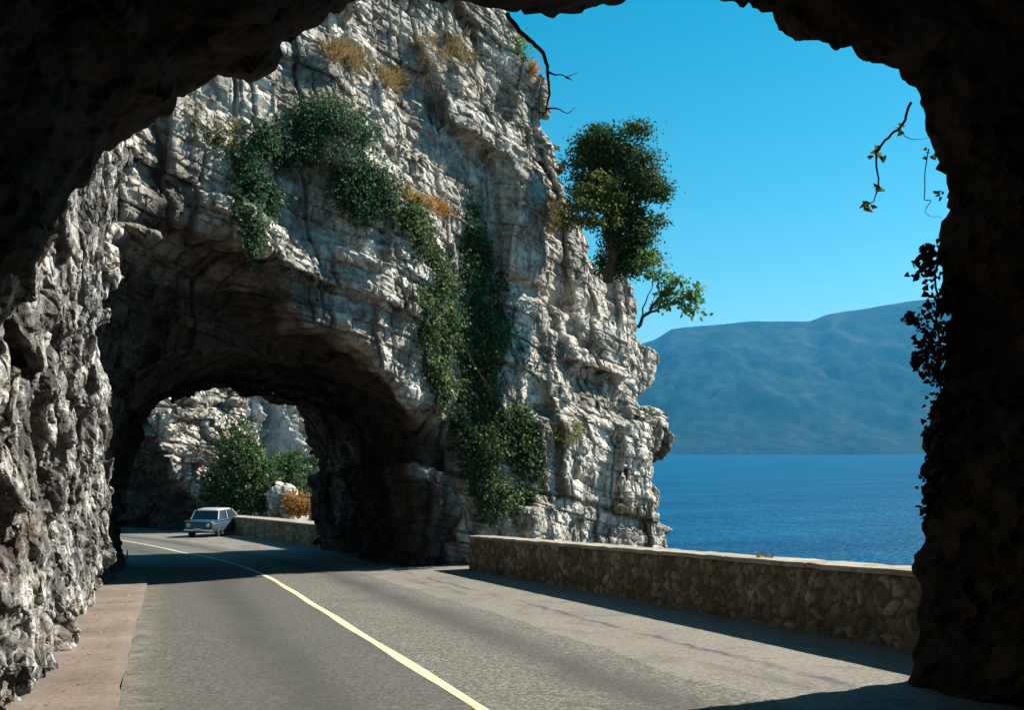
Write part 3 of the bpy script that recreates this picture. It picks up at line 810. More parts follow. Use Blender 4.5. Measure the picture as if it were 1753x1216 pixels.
def tube_mesh(name, paths, sides=7):
    """paths: list of (points, radii)"""
    V = []; Q = []; off = 0
    for pts, rad in paths:
        pts = np.array(pts, float); rad = np.interp(np.arange(len(pts)), np.linspace(0, len(pts) - 1, len(rad)), rad)
        T = unit(np.gradient(pts, axis=0)); ref = np.array([0.3, 0.2, 0.93])
        for i in range(len(pts)):
            a = unit(np.cross(T[i], ref)); c = np.cross(T[i], a)
            for k in range(sides):
                th = 2 * math.pi * k / sides; V.append(pts[i] + rad[i] * (math.cos(th) * a + math.sin(th) * c))
        for i in range(len(pts) - 1):
            for k in range(sides):
                k2 = (k + 1) % sides
                Q.append((off + i * sides + k, off + i * sides + k2, off + (i + 1) * sides + k2, off + (i + 1) * sides + k))
        off += len(pts) * sides
    return mesh_np(name, V, Q, True)
def wig(a, b, n, amp, sag=0.0):
    a = np.array(a, float); b = np.array(b, float); t = np.linspace(0, 1, n)[:, None]
    p = a + (b - a) * t; w = np.cumsum(rng.normal(size=(n, 3)), axis=0); w -= w[0] + (w[-1] - w[0]) * t
    p = p + w * amp / math.sqrt(n); p[:, 2] += -sag * np.sin(np.pi * t[:, 0]); return p
def crown_points(lobes, clumps, per, spread, shell=0.55):
    """leaf clumps through the lobes, thinner at the middle, with gaps"""
    vol = np.array([r[0] * r[1] * r[2] for _, r in lobes]) ** 0.8; vol /= vol.sum()
    P = []; Nn = []; cc = []
    for (c, r), w in zip(lobes, vol):
        k = max(3, int(clumps * w))
        d = unit(rng.normal(size=(k, 3))); q = rng.uniform(shell, 1.0, size=(k, 1)) ** 0.7
        ctr = np.array(c) + d * q * np.array(r) * (1 + 0.12 * rng.normal(size=(k, 1)))
        for m_, dd in zip(ctr, d):
            nn = int(per * rng.uniform(0.5, 1.5)); sp = spread * rng.uniform(0.6, 1.35)
            o = rng.normal(size=(nn, 3)) * sp * np.array([1, 1, 0.6]); P.append(m_ + o)
            Nn.append(unit(dd * 0.5 + np.array([0, 0, 0.45]) + 0.75 * rng.normal(size=(nn, 3)))); cc.append(m_)
    return np.concatenate(P), np.concatenate(Nn), np.array(cc)
def tree(name, label, cat, foot, lobes, clumps, per, spread, size, mat, trunk_r, bark='bark', shape='oval', limbs=14, part='crown', group=None, shell=0.5):
    e = empty(name, tuple(foot)); tag(e, label, cat, group)
    P, Nn, cc = crown_points(lobes, clumps, per, spread, shell)
    o = link(part, leaves_mesh(part, P, Nn, size * rng.uniform(0.7, 1.3, len(P)), shape), M[mat]); parent_keep(o, e)
    paths = []
    foot = np.array(foot, float)
    cen = np.mean([np.array(c) for c, r in lobes], axis=0)
    main = wig(foot, foot + (cen - foot) * 0.75, 9, 0.12 * np.linalg.norm(cen - foot)); paths.append((main, [trunk_r, trunk_r * 0.55]))
    for k in range(limbs):
        b = main[rng.integers(2, 9)]; tgt = cc[rng.integers(len(cc))]
        paths.append((wig(b, tgt, 8, 0.08 * np.linalg.norm(tgt - b)), [trunk_r * 0.45, trunk_r * 0.08]))
    o = link('trunk' if part == 'crown' else 'stem', tube_mesh('trunk', paths), M[bark]); parent_keep(o, e)
    return e
def mpx(D): return D / F          # metres per picture pixel at depth D

# big dark tree on the cliff's shoulder
def tree_from_px(foot_px, D, lobes_px, **kw):
    foot = at(*foot_px, D); lobes = [(at(x, y, D + dd), (rx * mpx(D), 0.9 * (rx + rz) / 2 * mpx(D), rz * mpx(D))) for x, y, rx, rz, dd in lobes_px]
    return tree(foot=foot, lobes=lobes, **kw)
bpy.context.view_layer.update()
tree_from_px((1040, 482), 30.6, [(1046, 258, 44, 34, 0), (1004, 256, 24, 24, 0.3), (1090, 296, 38, 38, -0.3), (1020, 318, 38, 42, 0.5), (1068, 350, 34, 30, -0.2), (1075, 400, 38, 36, 0), (1084, 442, 24, 20, 0), (1122, 330, 20, 20, 0), (1090, 226, 20, 14, 0), (1118, 374, 16, 12, 0.2), (1048, 442, 20, 22, 0.4), (1030, 222, 18, 10, 0.2), (1106, 440, 20, 10, 0), (985, 280, 10, 16, 0.3), (1052, 462, 16, 14, 0.3), (1078, 462, 18, 12, 0)],
    name='evergreen_tree', label='dense dark green round evergreen tree leaning out from the cliff edge against the sky', cat='tree',
    clumps=390, per=85, spread=0.20, size=0.10, mat='dark_leaf', trunk_r=0.16)
tree_from_px((990, 385), 29.0, [(1006, 328, 22, 7, 0), (1044, 312, 18, 7, 0.3), (1056, 338, 14, 8, 0.4), (996, 350, 24, 6, -0.2), (1034, 356, 16, 6, 0.2), (1012, 380, 24, 6, 0), (978, 372, 14, 5, -0.3), (1056, 376, 9, 6, 0.3), (1020, 300, 9, 5, 0.2), (965, 385, 12, 5, -0.4)],
    name='shrub', label='yellow-green sunlit shrub in front of the dark evergreen tree', cat='shrub',
    clumps=110, per=30, spread=0.13, size=0.095, mat='lime_leaf', trunk_r=0.04, part='foliage')
tree_from_px((1092, 560), 29.6, [(1150, 485, 22, 16, 0), (1185, 500, 24, 18, 0), (1140, 515, 26, 16, 0), (1180, 530, 18, 12, 0), (1105, 440, 26, 16, 0), (1120, 465, 22, 12, 0)],
    name='fig_tree', label='small sparse fresh-green tree jutting from the cliff edge below the dark evergreen', cat='tree',
    clumps=64, per=15, spread=0.13, size=0.15, mat='fig_leaf', trunk_r=0.06, shell=0.2)

def scatter_on(o, poly, n):
    """random picture points inside a polygon, cast onto a rock"""
    poly = np.array(poly, float); lo = poly.min(0); hi = poly.max(0); P = []; Nn = []
    def inside(x, y):
        c = False; j = len(poly) - 1
        for i in range(len(poly)):
            xi, yi = poly[i]; xj, yj = poly[j]
            if (yi > y) != (yj > y) and x < (xj - xi) * (y - yi) / (yj - yi) + xi: c = not c
            j = i
        return c
    tries = 0
    while len(P) < n and tries < n * 12:
        tries += 1
        x = rng.uniform(lo[0], hi[0]); y = rng.uniform(lo[1], hi[1])
        if not inside(x, y): continue
        h = hit(o, x, y)
        if h is None: continue
        P.append(h[0]); Nn.append(h[1])
    if len(P) < max(3, n // 5): return scatter_on(o, poly - np.array([12.0, 0]), n)
    return np.array(P), np.array(Nn)
def ivy(name, label, cat, o, poly, n, per, size, thick, mat, spread=0.13, shape='heart', hang=0.0, part='foliage', stems=8, thresh=-0.15, seed=1, stem_mat='dark_bark', group=None):
    P, Nn = scatter_on(o, poly, n)
    if thresh > -1:
        k = vnoise(P * 1.5, 1000 + seed) + 0.6 * vnoise(P * 4.0, 1100 + seed) > thresh
        P, Nn = P[k], Nn[k]
    base = P[np.argmin(P[:, 2])]
    e = empty(name, tuple(base)); tag(e, label, cat, group)
    LP = []; LN = []
    for p, q in zip(P, Nn):
        q = unit(q + np.array([0, 0, 0.2])); kk = max(2, int(per * rng.uniform(0.4, 1.6)))
        d = rng.normal(size=(kk, 3)) * spread; d[:, 2] -= hang * rng.uniform(0, 1, kk)
        off = rng.uniform(0.02, thick, size=(kk, 1)) * rng.uniform(0.2, 1)
        LP.append(p + d * 0.9 + q * off); LN.append(unit(q + np.array([0.1, 0, 0.35]) + 0.65 * rng.normal(size=(kk, 3))))
    LP = np.concatenate(LP); LN = np.concatenate(LN)
    f = link(part, leaves_mesh(part, LP, LN, size * rng.uniform(0.55, 1.35, len(LP)), shape), M[mat]); parent_keep(f, e)
    paths = []
    for k in range(stems):
        a, b = rng.integers(len(P), size=2)
        if P[a][2] > P[b][2]: a, b = b, a
        paths.append((wig(P[a] + Nn[a] * 0.05, P[b] + Nn[b] * 0.05, 9, 0.15), [0.022, 0.008]))
    if paths:
        s = link('stem', tube_mesh('stem', paths, 5), M[stem_mat]); parent_keep(s, e)
    return e
bpy.context.view_layer.update()
# ivy on the cliff
ivy('ivy', 'broad curtain of dark ivy hanging down the gully at the middle of the pale cliff', 'ivy', cl,
    [(790, 380), (825, 410), (860, 480), (870, 560), (855, 640), (850, 700), (900, 700), (925, 760), (915, 850), (880, 875), (840, 880), (800, 830), (775, 730), (735, 650), (715, 560), (745, 500), (790, 460)],
    3000, 11, 0.085, 0.5, 'ivy_leaf', seed=1, stems=24, thresh=-0.36)
ivy('ivy', 'narrow dark strip of ivy above and left of the broad ivy curtain', 'ivy', cl,
    [(690, 350), (725, 350), (735, 420), (770, 460), (765, 520), (720, 540), (695, 480), (682, 400)], 700, 11, 0.08, 0.4, 'ivy_leaf', seed=2, stems=9, thresh=-0.1)
ivy('ivy', 'sparse ivy strands on the bare rock at the lower right of the curtain', 'ivy', cl,
    [(900, 700), (935, 720), (950, 800), (915, 860), (900, 800)], 150, 6, 0.075, 0.18, 'ivy_leaf', seed=3, stems=5, thresh=0.0)
ivy('ivy', 'thin light green ivy trail on the rock at the upper right of the curtain', 'ivy', cl,
    [(905, 560), (960, 545), (965, 600), (925, 650), (890, 680), (885, 620)], 130, 5, 0.07, 0.10, 'blue_leaf', seed=4, stems=5, thresh=0.1)
# shrubs on the upper left of the cliff
ivy('shrub', 'wide bluish-green shrub growing on the cliff above the tunnel arch', 'shrub', cl,
    [(500, 190), (560, 180), (620, 215), (640, 270), (600, 300), (560, 270), (500, 275), (460, 300), (410, 300), (400, 270), (440, 225), (480, 215)],
    1300, 14, 0.085, 0.9, 'blue_leaf', shape='oval', seed=5, stems=14, thresh=-0.25)
ivy('shrub', 'rounded bluish-green shrub below the wide shrub, near the cliff ledge', 'shrub', cl,
    [(570, 310), (610, 285), (660, 300), (675, 330), (660, 370), (610, 372), (572, 345)], 600, 14, 0.085, 0.75, 'blue_leaf', shape='oval', seed=6, stems=8, thresh=-0.5)
ivy('ivy', 'dark trailing creeper hanging over the brown hollow above the tunnel arch', 'ivy', cl,
    [(405, 300), (450, 300), (470, 330), (450, 400), (440, 440), (425, 430), (410, 360)], 340, 10, 0.08, 0.35, 'blue_leaf', seed=7, stems=7, thresh=-0.3, hang=0.2)
ivy('shrub', 'yellow flowering bush at the upper left of the cliff beside the tunnel roof', 'shrub', cl,
    [(315, 180), (350, 175), (370, 215), (420, 220), (395, 255), (345, 245)], 130, 6, 0.07, 0.25, 'yellow_leaf', shape='oval', seed=8, stems=6, thresh=-0.2)
ivy('shrub', 'small green bush at the top right edge of the cliff behind the hanging branch', 'shrub', cl,
    [(880, 60), (912, 70), (925, 105), (905, 110), (880, 90)], 70, 8, 0.08, 0.4, 'fig_leaf', shape='oval', seed=9, stems=5, thresh=-0.6)
ivy('shrub', 'small dark bush on the lower right outcrop just above the parapet', 'shrub', cl,
    [(1045, 850), (1075, 845), (1088, 880), (1060, 890), (1045, 875)], 60, 8, 0.06, 0.22, 'yellow_leaf', shape='oval', seed=10, stems=4, thresh=-0.6)
ivy('ivy', 'thin ivy runner climbing the cliff directly above the broad ivy curtain', 'ivy', cl,
    [(800, 330), (815, 330), (828, 400), (822, 430), (805, 420), (795, 375)], 90, 6, 0.075, 0.16, 'ivy_leaf', seed=11, stems=4, thresh=-0.3)
ivy('shrub', 'tiny green plant rooted in a crack high on the cliff below the hanging branch', 'shrub', cl,
    [(880, 205), (900, 200), (905, 225), (885, 228)], 16, 7, 0.06, 0.2, 'lime_leaf', shape='oval', seed=12, stems=2, thresh=-1)
ivy('shrub', 'tiny olive plant on the rock shelf at the far right end of the outcrop', 'shrub', cl,
    [(1085, 700), (1120, 698), (1125, 715), (1090, 718)], 22, 7, 0.06, 0.16, 'yellow_leaf', shape='oval', seed=13, stems=2, thresh=-1)
ivy('ivy', 'short ivy patch at the cliff foot, behind the end of the near parapet', 'ivy', cl,
    [(815, 840), (850, 860), (855, 900), (830, 905), (815, 880)], 70, 7, 0.075, 0.2, 'ivy_leaf', seed=14, stems=3, thresh=-0.3)
def tufts(name, label, cat, o, poly, n, blades, length, mat, group=None):
    P, Nn = scatter_on(o, poly, n)
    e = empty(name, tuple(P.mean(0))); tag(e, label, cat, group)
    V = []; Q = []
    for p, q in zip(P, Nn):
        for b in range(int(blades * rng.uniform(0.5, 1.5))):
            d = unit(q * 0.7 + np.array([0, 0, 0.8]) + 0.55 * rng.normal(size=3)); L = length * rng.uniform(0.5, 1.3)
            r0 = p + rng.normal(size=3) * 0.07; side = unit(np.cross(d, rng.normal(size=3))) * 0.008
            m1 = r0 + d * L * 0.55; tip = r0 + d * L + np.array([0, 0, -0.45 * L * rng.uniform(0.3, 1)]) + q * 0.15 * L
            k = len(V); V += [r0 - side, r0 + side, m1 + side * 0.8, m1 - side * 0.8, tip]
            Q += [(k, k + 1, k + 2, k + 3), (k + 3, k + 2, k + 4, k + 4)]
    me = bpy.data.meshes.new('blades'); me.from_pydata([tuple(v) for v in V], [], [q if q[2] != q[3] else q[:3] for q in Q]); me.update()
    ob = link('blades', me, M[mat]); parent_keep(ob, e); return e
for lab, poly, n, ln_, mat in (
    ('tawny dry grass tuft on the upper ledge of the cliff, left of the dark hollow', [(545, 80), (600, 85), (635, 115), (600, 125), (555, 105)], 60, 0.42, 'straw'),
    ('tawny dry grass tuft lower right on the upper cliff ledge', [(640, 120), (690, 125), (690, 150), (660, 155)], 45, 0.40, 'straw'),
    ('brownish dry grass hanging in the dark hollow near the cliff top', [(700, 70), (800, 60), (810, 110), (740, 125), (700, 100)], 70, 0.35, 'straw'),
    ('orange dry tuft beside the rounded shrub on the cliff ledge', [(672, 325), (705, 335), (770, 360), (780, 375), (700, 350)], 60, 0.30, 'orange_leaf'),
    ('dry yellow tuft on the rock left of the yellow-green shrub', [(915, 360), (960, 345), (965, 390), (935, 400)], 45, 0.30, 'straw'),
    ('dry yellow grass below the ledge of the lower right outcrop', [(945, 735), (985, 725), (1000, 745), (955, 775)], 45, 0.28, 'yellow_leaf'),
    ('rusty dry tuft on the cliff edge beside the hanging branch', [(905, 105), (930, 110), (930, 125), (908, 122)], 25, 0.3, 'orange_leaf')):
    tufts('grass_tuft', lab, 'grass tuft', cl, poly, n, 16, ln_, mat, 'dry tufts on the pale cliff')

# creeper on the right jamb of the near tunnel
def creeper():
    pts_px = [(1590, 428, 14), (1588, 465, 22), (1600, 520, 26), (1600, 570, 34), (1585, 600, 18), (1606, 640, 26), (1612, 690, 24), (1606, 740, 24), (1612, 790, 20), (1596, 820, 22), (1590, 870, 14), (1605, 850, 18), (1562, 545, 10), (1570, 620, 12), (1585, 445, 9), (1622, 600, 24), (1630, 700, 24), (1625, 520, 20)]
    D = 8.52; P = []; Nn = []
    for x, y, r in pts_px:
        k = int(10 + r * 2.6)
        a = rng.normal(size=(k, 2)) * r * 0.55
        for dx, dy in a:
            P.append(at(x + dx, y + dy, D + rng.normal() * 0.18)); Nn.append(np.array([-0.3, -0.8, 0.4]) + 0.6 * rng.normal(size=3))
    e = empty('creeper', tuple(at(1610, 880, D))); tag(e, 'dark reddish creeper hanging down the black right jamb of the near tunnel', 'creeper')
    o = link('foliage', leaves_mesh('foliage', np.array(P), np.array(Nn), 0.05 * rng.uniform(0.6, 1.3, len(P)), 'heart'), M['red_leaf']); parent_keep(o, e)
    paths = []
    for xs in ([(1625, 400), (1600, 470), (1605, 560), (1612, 680), (1605, 800), (1590, 890)], [(1628, 520), (1575, 548)], [(1625, 590), (1568, 625)], [(1622, 440), (1588, 425)]):
        pts = [at(x, y, D + 0.05) for x, y in xs]
        q = [p for a_, b_ in zip(pts[:-1], pts[1:]) for p in wig(a_, b_, 6, 0.03)[:-1]] + [pts[-1]]
        paths.append((q, [0.012, 0.004]))
    o = link('stem', tube_mesh('stem', paths, 5), M['dark_bark']); parent_keep(o, e)
creeper()
def vine(name, label, lines, D, rad, leaves, mat, leafsize, bark='dark_bark', cat='vine'):
    e = empty(name, tuple(at(*lines[0][0], D))); tag(e, label, cat)
    paths = []
    for k, ps in enumerate(lines):
        pts = [at(x, y, D) for x, y in ps]
        q = [p for a_, b_ in zip(pts[:-1], pts[1:]) for p in wig(a_, b_, 5, 0.012)[:-1]] + [pts[-1]]
        paths.append((q, [rad, rad * 0.75, rad * 0.25] if k == 0 else [rad * 0.45, rad * 0.25, rad * 0.08]))
    o = link('stem', tube_mesh('stem', paths, 6), M[bark]); parent_keep(o, e)
    P = []; Nn = []
    for x, y, r, k in leaves:
        for _ in range(k):
            P.append(at(x + rng.normal() * r, y + rng.normal() * r, D + rng.normal() * 0.04)); Nn.append(np.array([0, -0.8, 0.5]) + 0.6 * rng.normal(size=3))
    if P:
        o = link('foliage', leaves_mesh('foliage', np.array(P), np.array(Nn), leafsize * rng.uniform(0.6, 1.3, len(P)), 'heart'), M[mat]); parent_keep(o, e)
vine('vine', 'forked leafy vine dangling from the right side of the tunnel mouth against the sky',
     [[(1560, 175), (1550, 205), (1538, 222), (1515, 240), (1500, 262), (1503, 300), (1505, 325), (1496, 345), (1482, 352)], [(1542, 215), (1548, 232), (1565, 238), (1592, 236)]], 8.55, 0.013,
     [(1502, 265, 8, 8), (1500, 328, 6, 5), (1485, 352, 6, 8), (1540, 220, 4, 4)], 'bright_vine', 0.06)
vine('vine', 'thin wiry vine dangling beside the tunnel jamb, right of the forked vine',
     [[(1590, 255), (1584, 290), (1582, 340), (1594, 344), (1583, 362), (1590, 370), (1612, 372)]], 8.58, 0.005, [(1588, 263, 5, 6), (1610, 330, 5, 5)], 'bright_vine', 0.05)
vine('branch', 'bare crooked brown branch hanging from the tunnel roof in front of the cliff edge',
     [[(868, 22), (888, 52), (912, 72), (930, 90), (937, 120), (940, 150), (935, 190), (928, 200)], [(938, 122), (950, 128), (968, 131), (990, 124)], [(936, 185), (955, 186), (972, 194), (985, 184)], [(968, 131), (980, 138)]], 8.9, 0.022, [], 'bright_vine', 0.05, 'bark', 'branch')
# tuft on the coping
def coping_tuft():
    d = ray(1300, 950); t = 7.65 / d[0]; p = CAM + t * d
    e = empty('grass_tuft', (7.68, p[1], float(zroad(p[1])) + 0.86)); tag(e, 'small green weed growing on the coping of the near parapet', 'weed')
    b = np.array(e.location); P = b + rng.normal(size=(40, 3)) * np.array([0.03, 0.10, 0.02]) + np.array([0, 0, 0.025])
    o = link('foliage', leaves_mesh('foliage', P, np.array([0, 0, 1]) + 0.7 * rng.normal(size=(40, 3)), 0.05), M['yellow_leaf']); parent_keep(o, e)
coping_tuft()

# plants beyond the tunnel
bpy.context.view_layer.update()
tree_from_px((430, 888), 61.0, [(410, 770, 36, 34, 0), (385, 820, 36, 36, 0), (440, 815, 36, 40, -0.4), (420, 850, 50, 34, -0.6), (455, 850, 22, 30, -0.5), (370, 860, 26, 24, 0), (420, 730, 14, 16, 0.5)],
    name='leafy_tree', label='leafy green tree seen through the tunnel, behind the car', cat='tree',
    clumps=330, per=34, spread=0.34, size=0.22, mat='ivy_leaf', trunk_r=0.16)
tree_from_px((490, 850), 66.0, [(490, 800, 16, 28, 0), (505, 790, 14, 18, 0), (500, 830, 14, 18, 0)],
    name='shrub', label='slim green shrub right of the leafy tree beyond the tunnel', cat='shrub',
    clumps=70, per=26, spread=0.3, size=0.2, mat='ivy_leaf', trunk_r=0.05, part='foliage')
tree_from_px((525, 850), 80.0, [(528, 812, 20, 38, 0), (540, 850, 20, 30, 0), (510, 820, 12, 20, 0)],
    name='shrub', label='hazy bluish shrub at the right end of the tunnel view', cat='shrub',
    clumps=100, per=24, spread=0.35, size=0.24, mat='blue_leaf', trunk_r=0.05, part='foliage')
tree_from_px((515, 884), 58.0, [(510, 862, 20, 16, 0), (528, 872, 16, 12, 0), (500, 850, 8, 10, 0)],
    name='shrub', label='orange autumn bush behind the low wall beyond the tunnel', cat='shrub',
    clumps=90, per=22, spread=0.22, size=0.15, mat='orange_leaf', trunk_r=0.03, part='foliage')
def boulder():
    D = 60.0
    c = at(485, 868, D)
    def f(X, Y, Z):
        P = stack(X, Y, Z)
        return np.sqrt(((X - c[0]) / 1.2) ** 2 + ((Y - c[1]) / 1.6) ** 2 + ((Z - c[2] + 0.6) / 1.9) ** 2) - 1 + 0.25 * vnoise(P * 1.1, 5)
    def dsp(P, N):
        h, r, e = blocks(P, (0.6, 0.6, 0.4), 881, 0.12, 1.4, 0.05); return h, r
    o = rock_body('boulder', f, c - 3, c + 3, 0.25, 2, M['cliff'], dsp)
    tag(o, 'small sunlit boulder between the leafy tree and the orange bush beyond the tunnel', 'boulder')
    tufts('grass_tuft', 'yellow grass tuft along the low wall beyond the tunnel', 'grass tuft', o, [(462, 872), (505, 870), (505, 886), (465, 888)], 60, 10, 0.4, 'yellow_leaf')
boulder()

# ------------------------------------------------------------------ the car
def paint(name, col, rough=0.35, metal=0.0, spec=0.5):
    t = NT(name); v = t.coord(); f = t.noise(v, 6, 6, 0.6)
    c = t.mix(t.ramp(f, [(0.4, 0.0), (0.75, 0.25)]), col, tuple(0.6 * k for k in col))
    t.principled(c, rough, spec, None, Metallic=metal); return t.m
M['car_blue'] = paint('steel_blue_paint', (0.03, 0.058, 0.08)); M['car_pale'] = paint('sunlit_tone_roof_paint', (0.34, 0.38, 0.39))  # pale roof and dark body put sunlight and shade into the paint
M['glass'] = paint('dark_glass', (0.02, 0.035, 0.045), 0.06, 0, 0.8); M['chrome'] = paint('chrome', (0.7, 0.7, 0.68), 0.2, 1.0)
M['rubber'] = paint('tyre_rubber', (0.012, 0.012, 0.012), 0.85); M['lamp_red'] = paint('red_lamp_glass', (0.3, 0.02, 0.015), 0.2)
M['plate'] = paint('pale_plate', (0.5, 0.5, 0.45), 0.5)
import bmesh
def bm_obj(name, bm, m, parent, smooth=True):
    me = bpy.data.meshes.new(name); bmesh.ops.recalc_face_normals(bm, faces=bm.faces); bm.to_mesh(me); bm.free()
    if smooth: me.polygons.foreach_set('use_smooth', [True] * len(me.polygons))
    o = link(name, me, m, parent); return o
def loft(sections):
    """sections along x: list of rings of equal length"""
    bm = bmesh.new(); rings = [[bm.verts.new(p) for p in r] for r in sections]
    for a, b in zip(rings[:-1], rings[1:]):
        for i in range(len(a)): bm.faces.new((a[i], a[(i + 1) % len(a)], b[(i + 1) % len(b)], b[i]))
    bm.faces.new(rings[0]); bm.faces.new(rings[-1][::-1]); return bm
def car():
    p = at(370, 916, 54)
    e = empty('car', (p[0], p[1], float(zroad(p[1])))); e.rotation_euler = (0, 0, R(62)); e.scale = (1.07, 1.07, 1.07)
    tag(e, 'small blue-grey saloon car with roof toned pale as sunlit beside the low wall beyond the tunnel', 'car')
    W = 0.76
    def ring(x, zb, zt, w, tuck=0.06):
        return [(x, -w + tuck, zb), (x, -w, zb + 0.12), (x, -w, zt - 0.16), (x, -w + 0.05, zt - 0.03), (x, -w * 0.6, zt), (x, w * 0.6, zt), (x, w - 0.05, zt - 0.03), (x, w, zt - 0.16), (x, w, zb + 0.12), (x, w - tuck, zb)]
    body = loft([ring(x, zb, zt, w) for x, zb, zt, w in ((-1.95, 0.34, 0.80, 0.66), (-1.88, 0.28, 0.86, 0.72), (-1.3, 0.24, 0.90, W), (-0.7, 0.22, 0.92, W), (0.6, 0.22, 0.92, W), (0.95, 0.24, 0.90, W), (1.6, 0.26, 0.84, 0.74), (1.86, 0.30, 0.78, 0.70), (1.95, 0.36, 0.70, 0.64))])
    bm_obj('body', body, M['car_blue'], e)
    def cab(x, z, w): return [(x, -w, z), (x, w, z)]
    # cabin: glass house with pillars, then a roof panel
    def quad_box(name, b, t, m, par):
        bm = bmesh.new(); vb = [bm.verts.new(q) for q in b]; vt = [bm.verts.new(q) for q in t]
        bm.faces.new(vb[::-1]); bm.faces.new(vt)
        for i in range(4): bm.faces.new((vb[i], vb[(i + 1) % 4], vt[(i + 1) % 4], vt[i]))
        return bm_obj(name, bm, m, par, False)
    b = [(-1.28, -0.70, 0.90), (0.98, -0.70, 0.90), (0.98, 0.70, 0.90), (-1.28, 0.70, 0.90)]
    t_ = [(-0.98, -0.60, 1.32), (0.42, -0.60, 1.32), (0.42, 0.60, 1.32), (-0.98, 0.60, 1.32)]
    quad_box('window', b, t_, M['glass'], e)
    def rr(x, z0, z1, w): return [(x, -w, z0), (x, -w, z0 + 0.03), (x, -w * 0.8, z1), (x, w * 0.8, z1), (x, w, z0 + 0.03), (x, w, z0)]
    bm_obj('roof', loft([rr(-1.06, 1.30, 1.33, 0.58), (rr(-0.9, 1.32, 1.40, 0.63)), rr(-0.2, 1.33, 1.43, 0.64), rr(0.35, 1.32, 1.40, 0.63), rr(0.5, 1.30, 1.33, 0.58)]), M['car_pale'], e)
    for sy in (-1, 1):
        for (x0, x1) in ((-1.30, -1.02), (-0.25, -0.25), (1.00, 0.46)):
            pth = [((x0, sy * 0.715, 0.90), (x1, sy * 0.615, 1.34))]
            bm_obj_t = link('pillar', tube_mesh('pillar', [([pth[0][0], ((x0 + x1) / 2, sy * 0.665, 1.12), pth[0][1]], [0.04, 0.035])], 6), M['car_pale'], e)
        link('trim', tube_mesh('trim', [([(-1.86, sy * 0.765, 0.84), (0, sy * 0.775, 0.87), (1.8, sy * 0.73, 0.80)], [0.022, 0.022])], 6), M['chrome'], e)
    for x in (-1.99, 1.99):
        link('bumper', tube_mesh('bumper', [([(x * 0.96, -0.74, 0.42), (x, -0.5, 0.42), (x, 0.5, 0.42), (x * 0.96, 0.74, 0.42)], [0.06, 0.06])], 8), M['chrome'], e)
    def disc(name, c, r, th, axis, m, par, n=20):
        bm = bmesh.new(); A = []
        for s_, rr_ in ((-th, r * 0.92), (-th * 0.7, r), (th * 0.7, r), (th, r * 0.92)):
            A.append([bm.verts.new((c[0] + (s_ if axis == 0 else rr_ * math.cos(k * 2 * math.pi / n)), c[1] + (rr_ * math.cos(k * 2 * math.pi / n) if axis == 0 else s_), c[2] + rr_ * math.sin(k * 2 * math.pi / n))) for k in range(n)])
        for a_, b_ in zip(A[:-1], A[1:]):
            for i in range(n): bm.faces.new((a_[i], a_[(i + 1) % n], b_[(i + 1) % n], b_[i]))
        bm.faces.new(A[0]); bm.faces.new(A[-1]); return bm_obj(name, bm, m, par, False)
    for x in (-1.2, 1.2):
        for sy in (-1, 1):
            w = disc('wheel', (x, sy * 0.70, 0.29), 0.29, 0.085, 1, M['rubber'], e); disc('rim', (x, sy * 0.74, 0.29), 0.16, 0.06, 1, M['chrome'], w)
    for sy in (-1, 1):
        disc('tail_light', (1.95, sy * 0.50, 0.62), 0.075, 0.03, 0, M['lamp_red'], e)
        disc('headlight', (-1.96, sy * 0.50, 0.66), 0.09, 0.03, 0, M['plate'], e)
    quad_box('number_plate', [(-2.06, -0.2, 0.40), (-2.04, -0.2, 0.40), (-2.04, 0.2, 0.40), (-2.06, 0.2, 0.40)], [(-2.06, -0.2, 0.52), (-2.04, -0.2, 0.52), (-2.04, 0.2, 0.52), (-2.06, 0.2, 0.52)], M['plate'], e)
car()

# ------------------------------------------------------------------ leaf litter in the gutter
def litter():
    n = 60; y = rng.uniform(8.6, 20, n) ; x = cx(y) - 2.85 - rng.uniform(0.06, 0.55, n) ** 0.8
    P = np.stack([x, y, zroad(y) + 0.085], 1)
    o = link('leaf_litter', leaves_mesh('leaf_litter', P, np.array([0, 0, 1]) + 0.25 * rng.normal(size=(n, 3)), rng.uniform(0.03, 0.07, n)), M['orange_leaf'])
    tag(o, 'scattered dry orange leaves along the foot of the left rock wall', 'fallen leaves', kind='stuff')
litter()

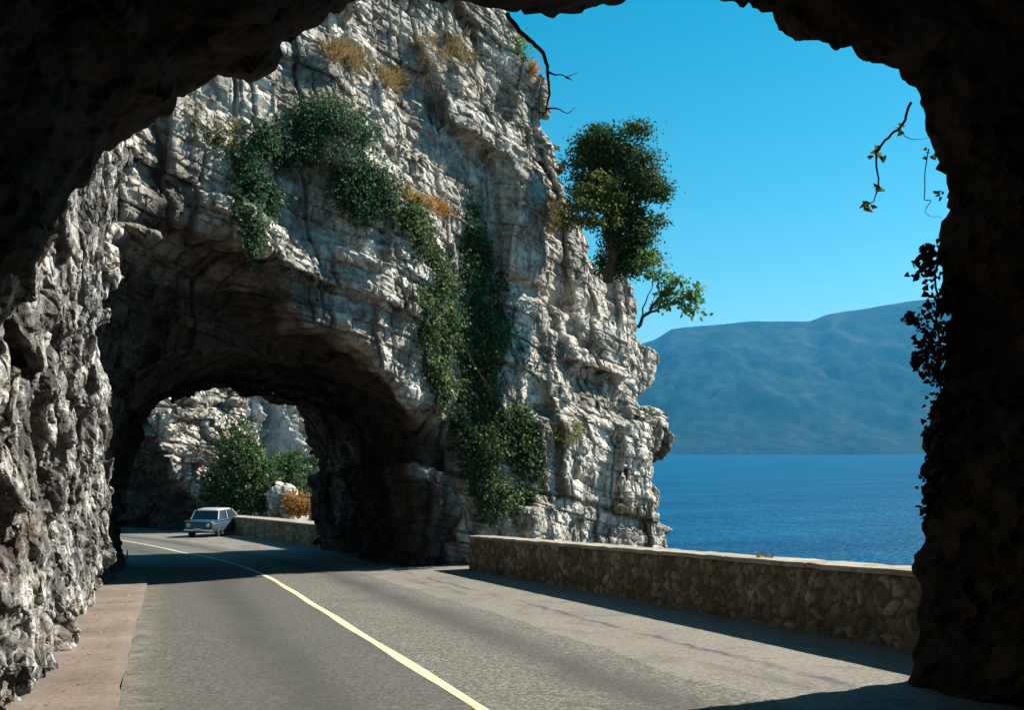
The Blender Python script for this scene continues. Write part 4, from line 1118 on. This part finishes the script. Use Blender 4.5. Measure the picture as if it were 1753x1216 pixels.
# ------------------------------------------------------------------ haze
def haze():
    t = NT('pale_haze'); v = t.n('ShaderNodeVolumePrincipled')
    v.inputs['Color'].default_value = (0.07, 0.46, 0.88, 1); v.inputs['Density'].default_value = 5.8e-5; v.inputs['Anisotropy'].default_value = 0.1
    t.l(v.outputs[0], t.out.inputs['Volume'])
    lo = (-7000, -10000, -60); hi = (13000, 13000, 1100)
    V = [(x, y, z) for x in (lo[0], hi[0]) for y in (lo[1], hi[1]) for z in (lo[2], hi[2])]
    Q = [(0, 1, 3, 2), (4, 6, 7, 5), (0, 4, 5, 1), (2, 3, 7, 6), (0, 2, 6, 4), (1, 5, 7, 3)]
    o = link('haze', mesh_np('haze', V, Q), t.m); o['kind'] = 'stuff'
haze()

# ------------------------------------------------------------------ light
EL, AZ = R(41), R(4)
tosun = Vector((math.cos(EL) * math.cos(AZ), math.cos(EL) * math.sin(AZ), math.sin(EL)))
sd = bpy.data.lights.new('sun', 'SUN'); sd.energy = 5.0; sd.angle = R(0.53); sd.color = (1.0, 0.93, 0.82)
so = bpy.data.objects.new('sun', sd); C.objects.link(so); so.rotation_euler = tosun.to_track_quat('Z', 'Y').to_euler()
w = bpy.data.worlds.new('World'); sc.world = w; w.use_nodes = True
nt = w.node_tree; bg = nt.nodes['Background']
sky = nt.nodes.new('ShaderNodeTexSky'); sky.sky_type = 'NISHITA'; sky.sun_disc = False
sky.sun_elevation = EL; sky.sun_rotation = math.pi / 2 - AZ
sky.air_density = 1.0; sky.dust_density = 0.2; sky.ozone_density = 2.0; sky.altitude = 100
hs = nt.nodes.new('ShaderNodeHueSaturation'); hs.inputs['Hue'].default_value = 0.465; hs.inputs['Saturation'].default_value = 1.52
nt.links.new(sky.outputs[0], hs.inputs['Color']); nt.links.new(hs.outputs[0], bg.inputs['Color'])
bg.inputs['Strength'].default_value = 0.055
sc.view_settings.view_transform = 'Standard'; sc.view_settings.look = 'None'
sc.view_settings.exposure = 1.3; sc.view_settings.gamma = 1.0
sc.render.engine = 'CYCLES'
sc.cycles.max_bounces = 6; sc.cycles.volume_bounces = 0
